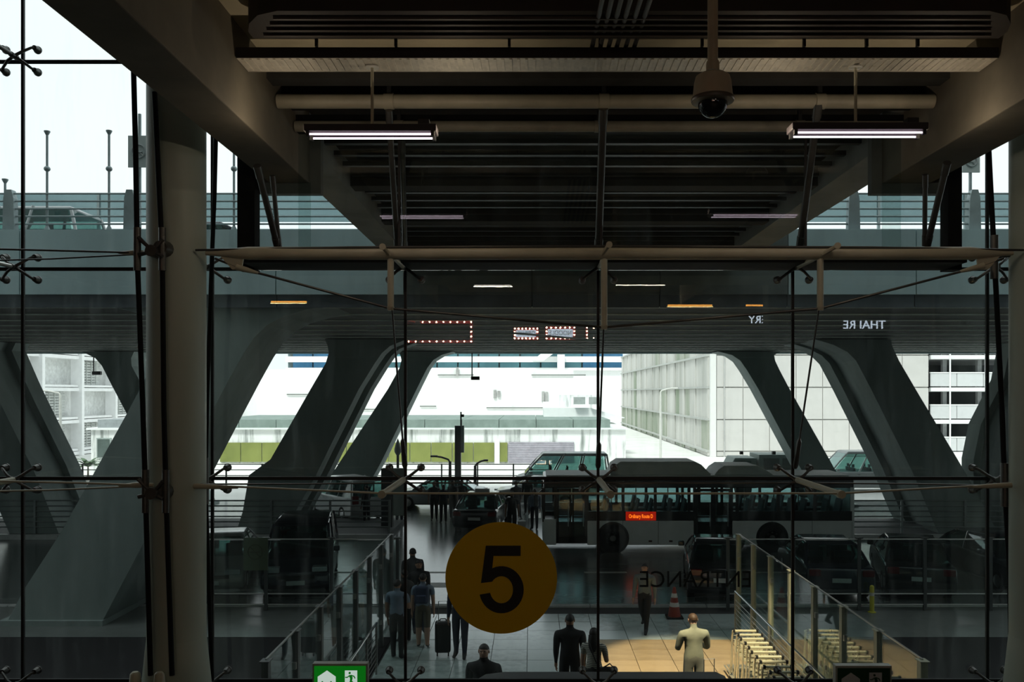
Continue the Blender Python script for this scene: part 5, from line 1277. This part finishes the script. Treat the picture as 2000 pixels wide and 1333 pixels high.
def exit_sign(px0, px1, ytop, label, lit):
    D = 9.0; x0, x1 = X_(px0, D), X_(px1, D); zt = Z_(ytop, D); t = thing('exit_sign', label, 'sign', ((x0 + x1) / 2, D, 0))
    hgt = .30
    MB().box(x0, x1, D, D + .09, zt - hgt, zt).build('case', M('sign_case', (.35, .36, .33), .4, .3), t, bevel=.006)
    g = green_lit if lit else M('exit_green_dark', (.008, .04, .015), .4); wm = white_lit if lit else M('exit_white_dark', (.42, .42, .45), .5)
    MB().box(x0 + .02, x1 - .02, D - .006, D, zt - hgt + .02, zt - .025).build('face', g, t)
    k = (x1 - x0) / 108.0; X0 = x0; 
    def u(px, py): return (X0 + (px - 610) * k, zt - (py - 1297) * k)
    MB().prism([u(621, 1322), u(639, 1310), u(656, 1322), u(656, 1346), u(621, 1346)], 'y', D - .012, D - .006).build('arrow_plate', wm, t)
    for px in (630, 647): 
        p = u(px, 1333); MB().box(p[0] - .008, p[0] + .008, D - .014, D - .012, p[1] - .012, p[1] + .012).build('arrow_mark', g, t)
    a_, b_ = u(674, 1346), u(698, 1310); MB().box(a_[0], b_[0], D - .012, D - .006, a_[1], b_[1]).build('door_plate', wm, t)
    b = MB(); q = lambda px, py: (u(px, py)[0], D - .015, u(px, py)[1])
    b.cyl((u(683.5, 1314.5)[0], D - .018, u(683.5, 1314.5)[1]), (u(683.5, 1314.5)[0], D - .012, u(683.5, 1314.5)[1]), 2.2 * k, n=12)
    b.tube([q(684, 1319), q(687, 1324), q(686, 1330)], [.013, .015, .012], 6)
    b.tube([q(684, 1319), q(679, 1323), q(675, 1323)], .006, 6); b.tube([q(686, 1319), q(692, 1321), q(694, 1325)], .006, 6)
    b.tube([q(686, 1330), q(682, 1335), q(681, 1341)], .008, 6); b.tube([q(686, 1330), q(691, 1334), q(690, 1341)], .008, 6)
    b.build('running_figure', g, t, smooth=True)
    for x in (x0 + .12, x1 - .12): MB().cyl((x, D + .045, 0), (x, D + .045, zt - hgt), .015, n=10).build('stand', dark_metal, t)
exit_sign(610, 718, 1297, 'lit green exit sign with a white running figure', True)
exit_sign(1632, 1742, 1301, 'unlit dark exit sign with a pale running figure', False)

# ================================================================== HALL BEHIND THE CAMERA (seen mirrored in the glass)
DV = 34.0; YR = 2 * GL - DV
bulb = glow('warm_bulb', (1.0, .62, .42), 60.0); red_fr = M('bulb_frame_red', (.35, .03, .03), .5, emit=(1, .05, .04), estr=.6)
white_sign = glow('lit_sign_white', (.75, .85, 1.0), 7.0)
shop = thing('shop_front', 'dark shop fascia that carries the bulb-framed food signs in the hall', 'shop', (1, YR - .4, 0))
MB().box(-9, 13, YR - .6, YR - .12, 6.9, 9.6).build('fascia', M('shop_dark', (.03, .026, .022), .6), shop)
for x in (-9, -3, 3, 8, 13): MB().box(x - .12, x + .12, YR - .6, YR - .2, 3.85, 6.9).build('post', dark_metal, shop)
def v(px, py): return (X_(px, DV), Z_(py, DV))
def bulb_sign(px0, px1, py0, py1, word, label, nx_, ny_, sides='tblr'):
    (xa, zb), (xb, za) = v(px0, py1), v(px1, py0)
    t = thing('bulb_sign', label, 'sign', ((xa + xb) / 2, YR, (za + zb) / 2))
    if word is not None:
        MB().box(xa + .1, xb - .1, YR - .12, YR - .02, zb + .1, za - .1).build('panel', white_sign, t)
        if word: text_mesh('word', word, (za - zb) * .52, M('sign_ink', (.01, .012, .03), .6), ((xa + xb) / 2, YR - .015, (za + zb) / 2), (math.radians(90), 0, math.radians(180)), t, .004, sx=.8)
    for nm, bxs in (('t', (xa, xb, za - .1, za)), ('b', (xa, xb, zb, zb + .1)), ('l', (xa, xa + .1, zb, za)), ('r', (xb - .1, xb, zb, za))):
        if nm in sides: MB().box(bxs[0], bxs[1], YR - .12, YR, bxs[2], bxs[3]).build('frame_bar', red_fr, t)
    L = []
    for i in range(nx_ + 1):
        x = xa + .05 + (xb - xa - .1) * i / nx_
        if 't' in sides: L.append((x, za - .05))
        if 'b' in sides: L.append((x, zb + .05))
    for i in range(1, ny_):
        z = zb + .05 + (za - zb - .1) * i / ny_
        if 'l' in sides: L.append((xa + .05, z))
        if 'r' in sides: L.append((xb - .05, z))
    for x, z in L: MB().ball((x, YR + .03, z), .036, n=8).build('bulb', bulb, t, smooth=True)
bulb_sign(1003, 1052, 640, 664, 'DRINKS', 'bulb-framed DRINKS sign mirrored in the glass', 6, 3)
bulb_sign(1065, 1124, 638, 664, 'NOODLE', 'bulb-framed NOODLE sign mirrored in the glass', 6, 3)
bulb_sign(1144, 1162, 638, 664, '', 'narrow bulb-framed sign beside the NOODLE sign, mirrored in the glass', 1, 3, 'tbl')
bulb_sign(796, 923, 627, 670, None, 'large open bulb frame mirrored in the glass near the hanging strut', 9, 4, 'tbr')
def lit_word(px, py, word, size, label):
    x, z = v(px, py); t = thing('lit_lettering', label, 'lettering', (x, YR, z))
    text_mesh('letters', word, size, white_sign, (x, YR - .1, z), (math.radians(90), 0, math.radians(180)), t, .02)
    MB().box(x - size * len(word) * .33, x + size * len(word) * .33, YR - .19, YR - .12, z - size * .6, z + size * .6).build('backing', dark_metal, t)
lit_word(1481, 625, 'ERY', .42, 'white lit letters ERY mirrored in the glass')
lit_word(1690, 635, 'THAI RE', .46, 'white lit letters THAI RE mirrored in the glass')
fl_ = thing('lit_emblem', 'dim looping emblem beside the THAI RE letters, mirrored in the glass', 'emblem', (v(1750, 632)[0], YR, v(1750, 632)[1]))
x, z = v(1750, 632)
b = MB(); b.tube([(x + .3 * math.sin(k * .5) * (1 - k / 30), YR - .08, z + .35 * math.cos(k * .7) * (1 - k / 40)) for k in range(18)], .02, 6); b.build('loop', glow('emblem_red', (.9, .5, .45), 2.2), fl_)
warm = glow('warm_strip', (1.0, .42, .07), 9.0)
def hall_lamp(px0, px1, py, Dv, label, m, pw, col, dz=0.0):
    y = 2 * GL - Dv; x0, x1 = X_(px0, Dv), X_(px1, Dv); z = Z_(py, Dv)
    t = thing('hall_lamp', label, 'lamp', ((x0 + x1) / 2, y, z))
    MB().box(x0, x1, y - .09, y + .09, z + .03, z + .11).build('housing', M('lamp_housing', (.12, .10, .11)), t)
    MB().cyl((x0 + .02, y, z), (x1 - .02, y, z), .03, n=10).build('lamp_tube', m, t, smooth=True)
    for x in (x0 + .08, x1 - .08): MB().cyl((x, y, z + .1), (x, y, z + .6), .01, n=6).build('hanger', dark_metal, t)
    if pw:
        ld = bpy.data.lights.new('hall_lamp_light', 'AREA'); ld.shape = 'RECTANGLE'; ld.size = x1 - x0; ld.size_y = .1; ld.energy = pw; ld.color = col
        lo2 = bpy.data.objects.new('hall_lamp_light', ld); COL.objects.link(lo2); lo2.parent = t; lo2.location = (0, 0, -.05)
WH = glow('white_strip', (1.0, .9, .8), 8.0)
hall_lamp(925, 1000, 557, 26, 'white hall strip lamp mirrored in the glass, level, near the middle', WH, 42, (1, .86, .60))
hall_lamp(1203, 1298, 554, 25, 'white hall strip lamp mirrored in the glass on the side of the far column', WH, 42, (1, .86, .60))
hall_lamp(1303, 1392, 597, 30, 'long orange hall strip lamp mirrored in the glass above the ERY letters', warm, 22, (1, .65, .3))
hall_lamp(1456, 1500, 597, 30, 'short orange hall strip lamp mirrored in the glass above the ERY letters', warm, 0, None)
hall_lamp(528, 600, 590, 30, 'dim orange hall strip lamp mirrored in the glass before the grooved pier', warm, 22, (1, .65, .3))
# added spot under the bridge, put in to light the beige paving warm
kl = thing('added_spot', 'added warm spot under the bridge, put in to light the beige paving', 'lamp', (3.2, 12.4, 8.62))
MB().lathe([(.05, 8.82), (.06, 8.78), (.15, 8.66), (.16, 8.62)][::-1], (3.2, 12.4, 0), 18).build('shade', dark_metal, kl, smooth=True)
MB().lathe([(.12, 8.63), (.12, 8.64)], (3.2, 12.4, 0), 18).build('lens', glow('added_spot_lens', (1, .8, .5), 1.5), kl)
ld = bpy.data.lights.new('added_spot_light', 'SPOT'); ld.energy = 9500; ld.spot_size = math.radians(28); ld.spot_blend = .3; ld.color = (1, .78, .50); ld.shadow_soft_size = .08
lo2 = bpy.data.objects.new('added_spot_light', ld); COL.objects.link(lo2); lo2.parent = kl
lo2.location = (0, 0, -.03)
lo2.rotation_euler = (V((0.1, 4.35, -8.4))).to_track_quat('-Z', 'Y').to_euler()
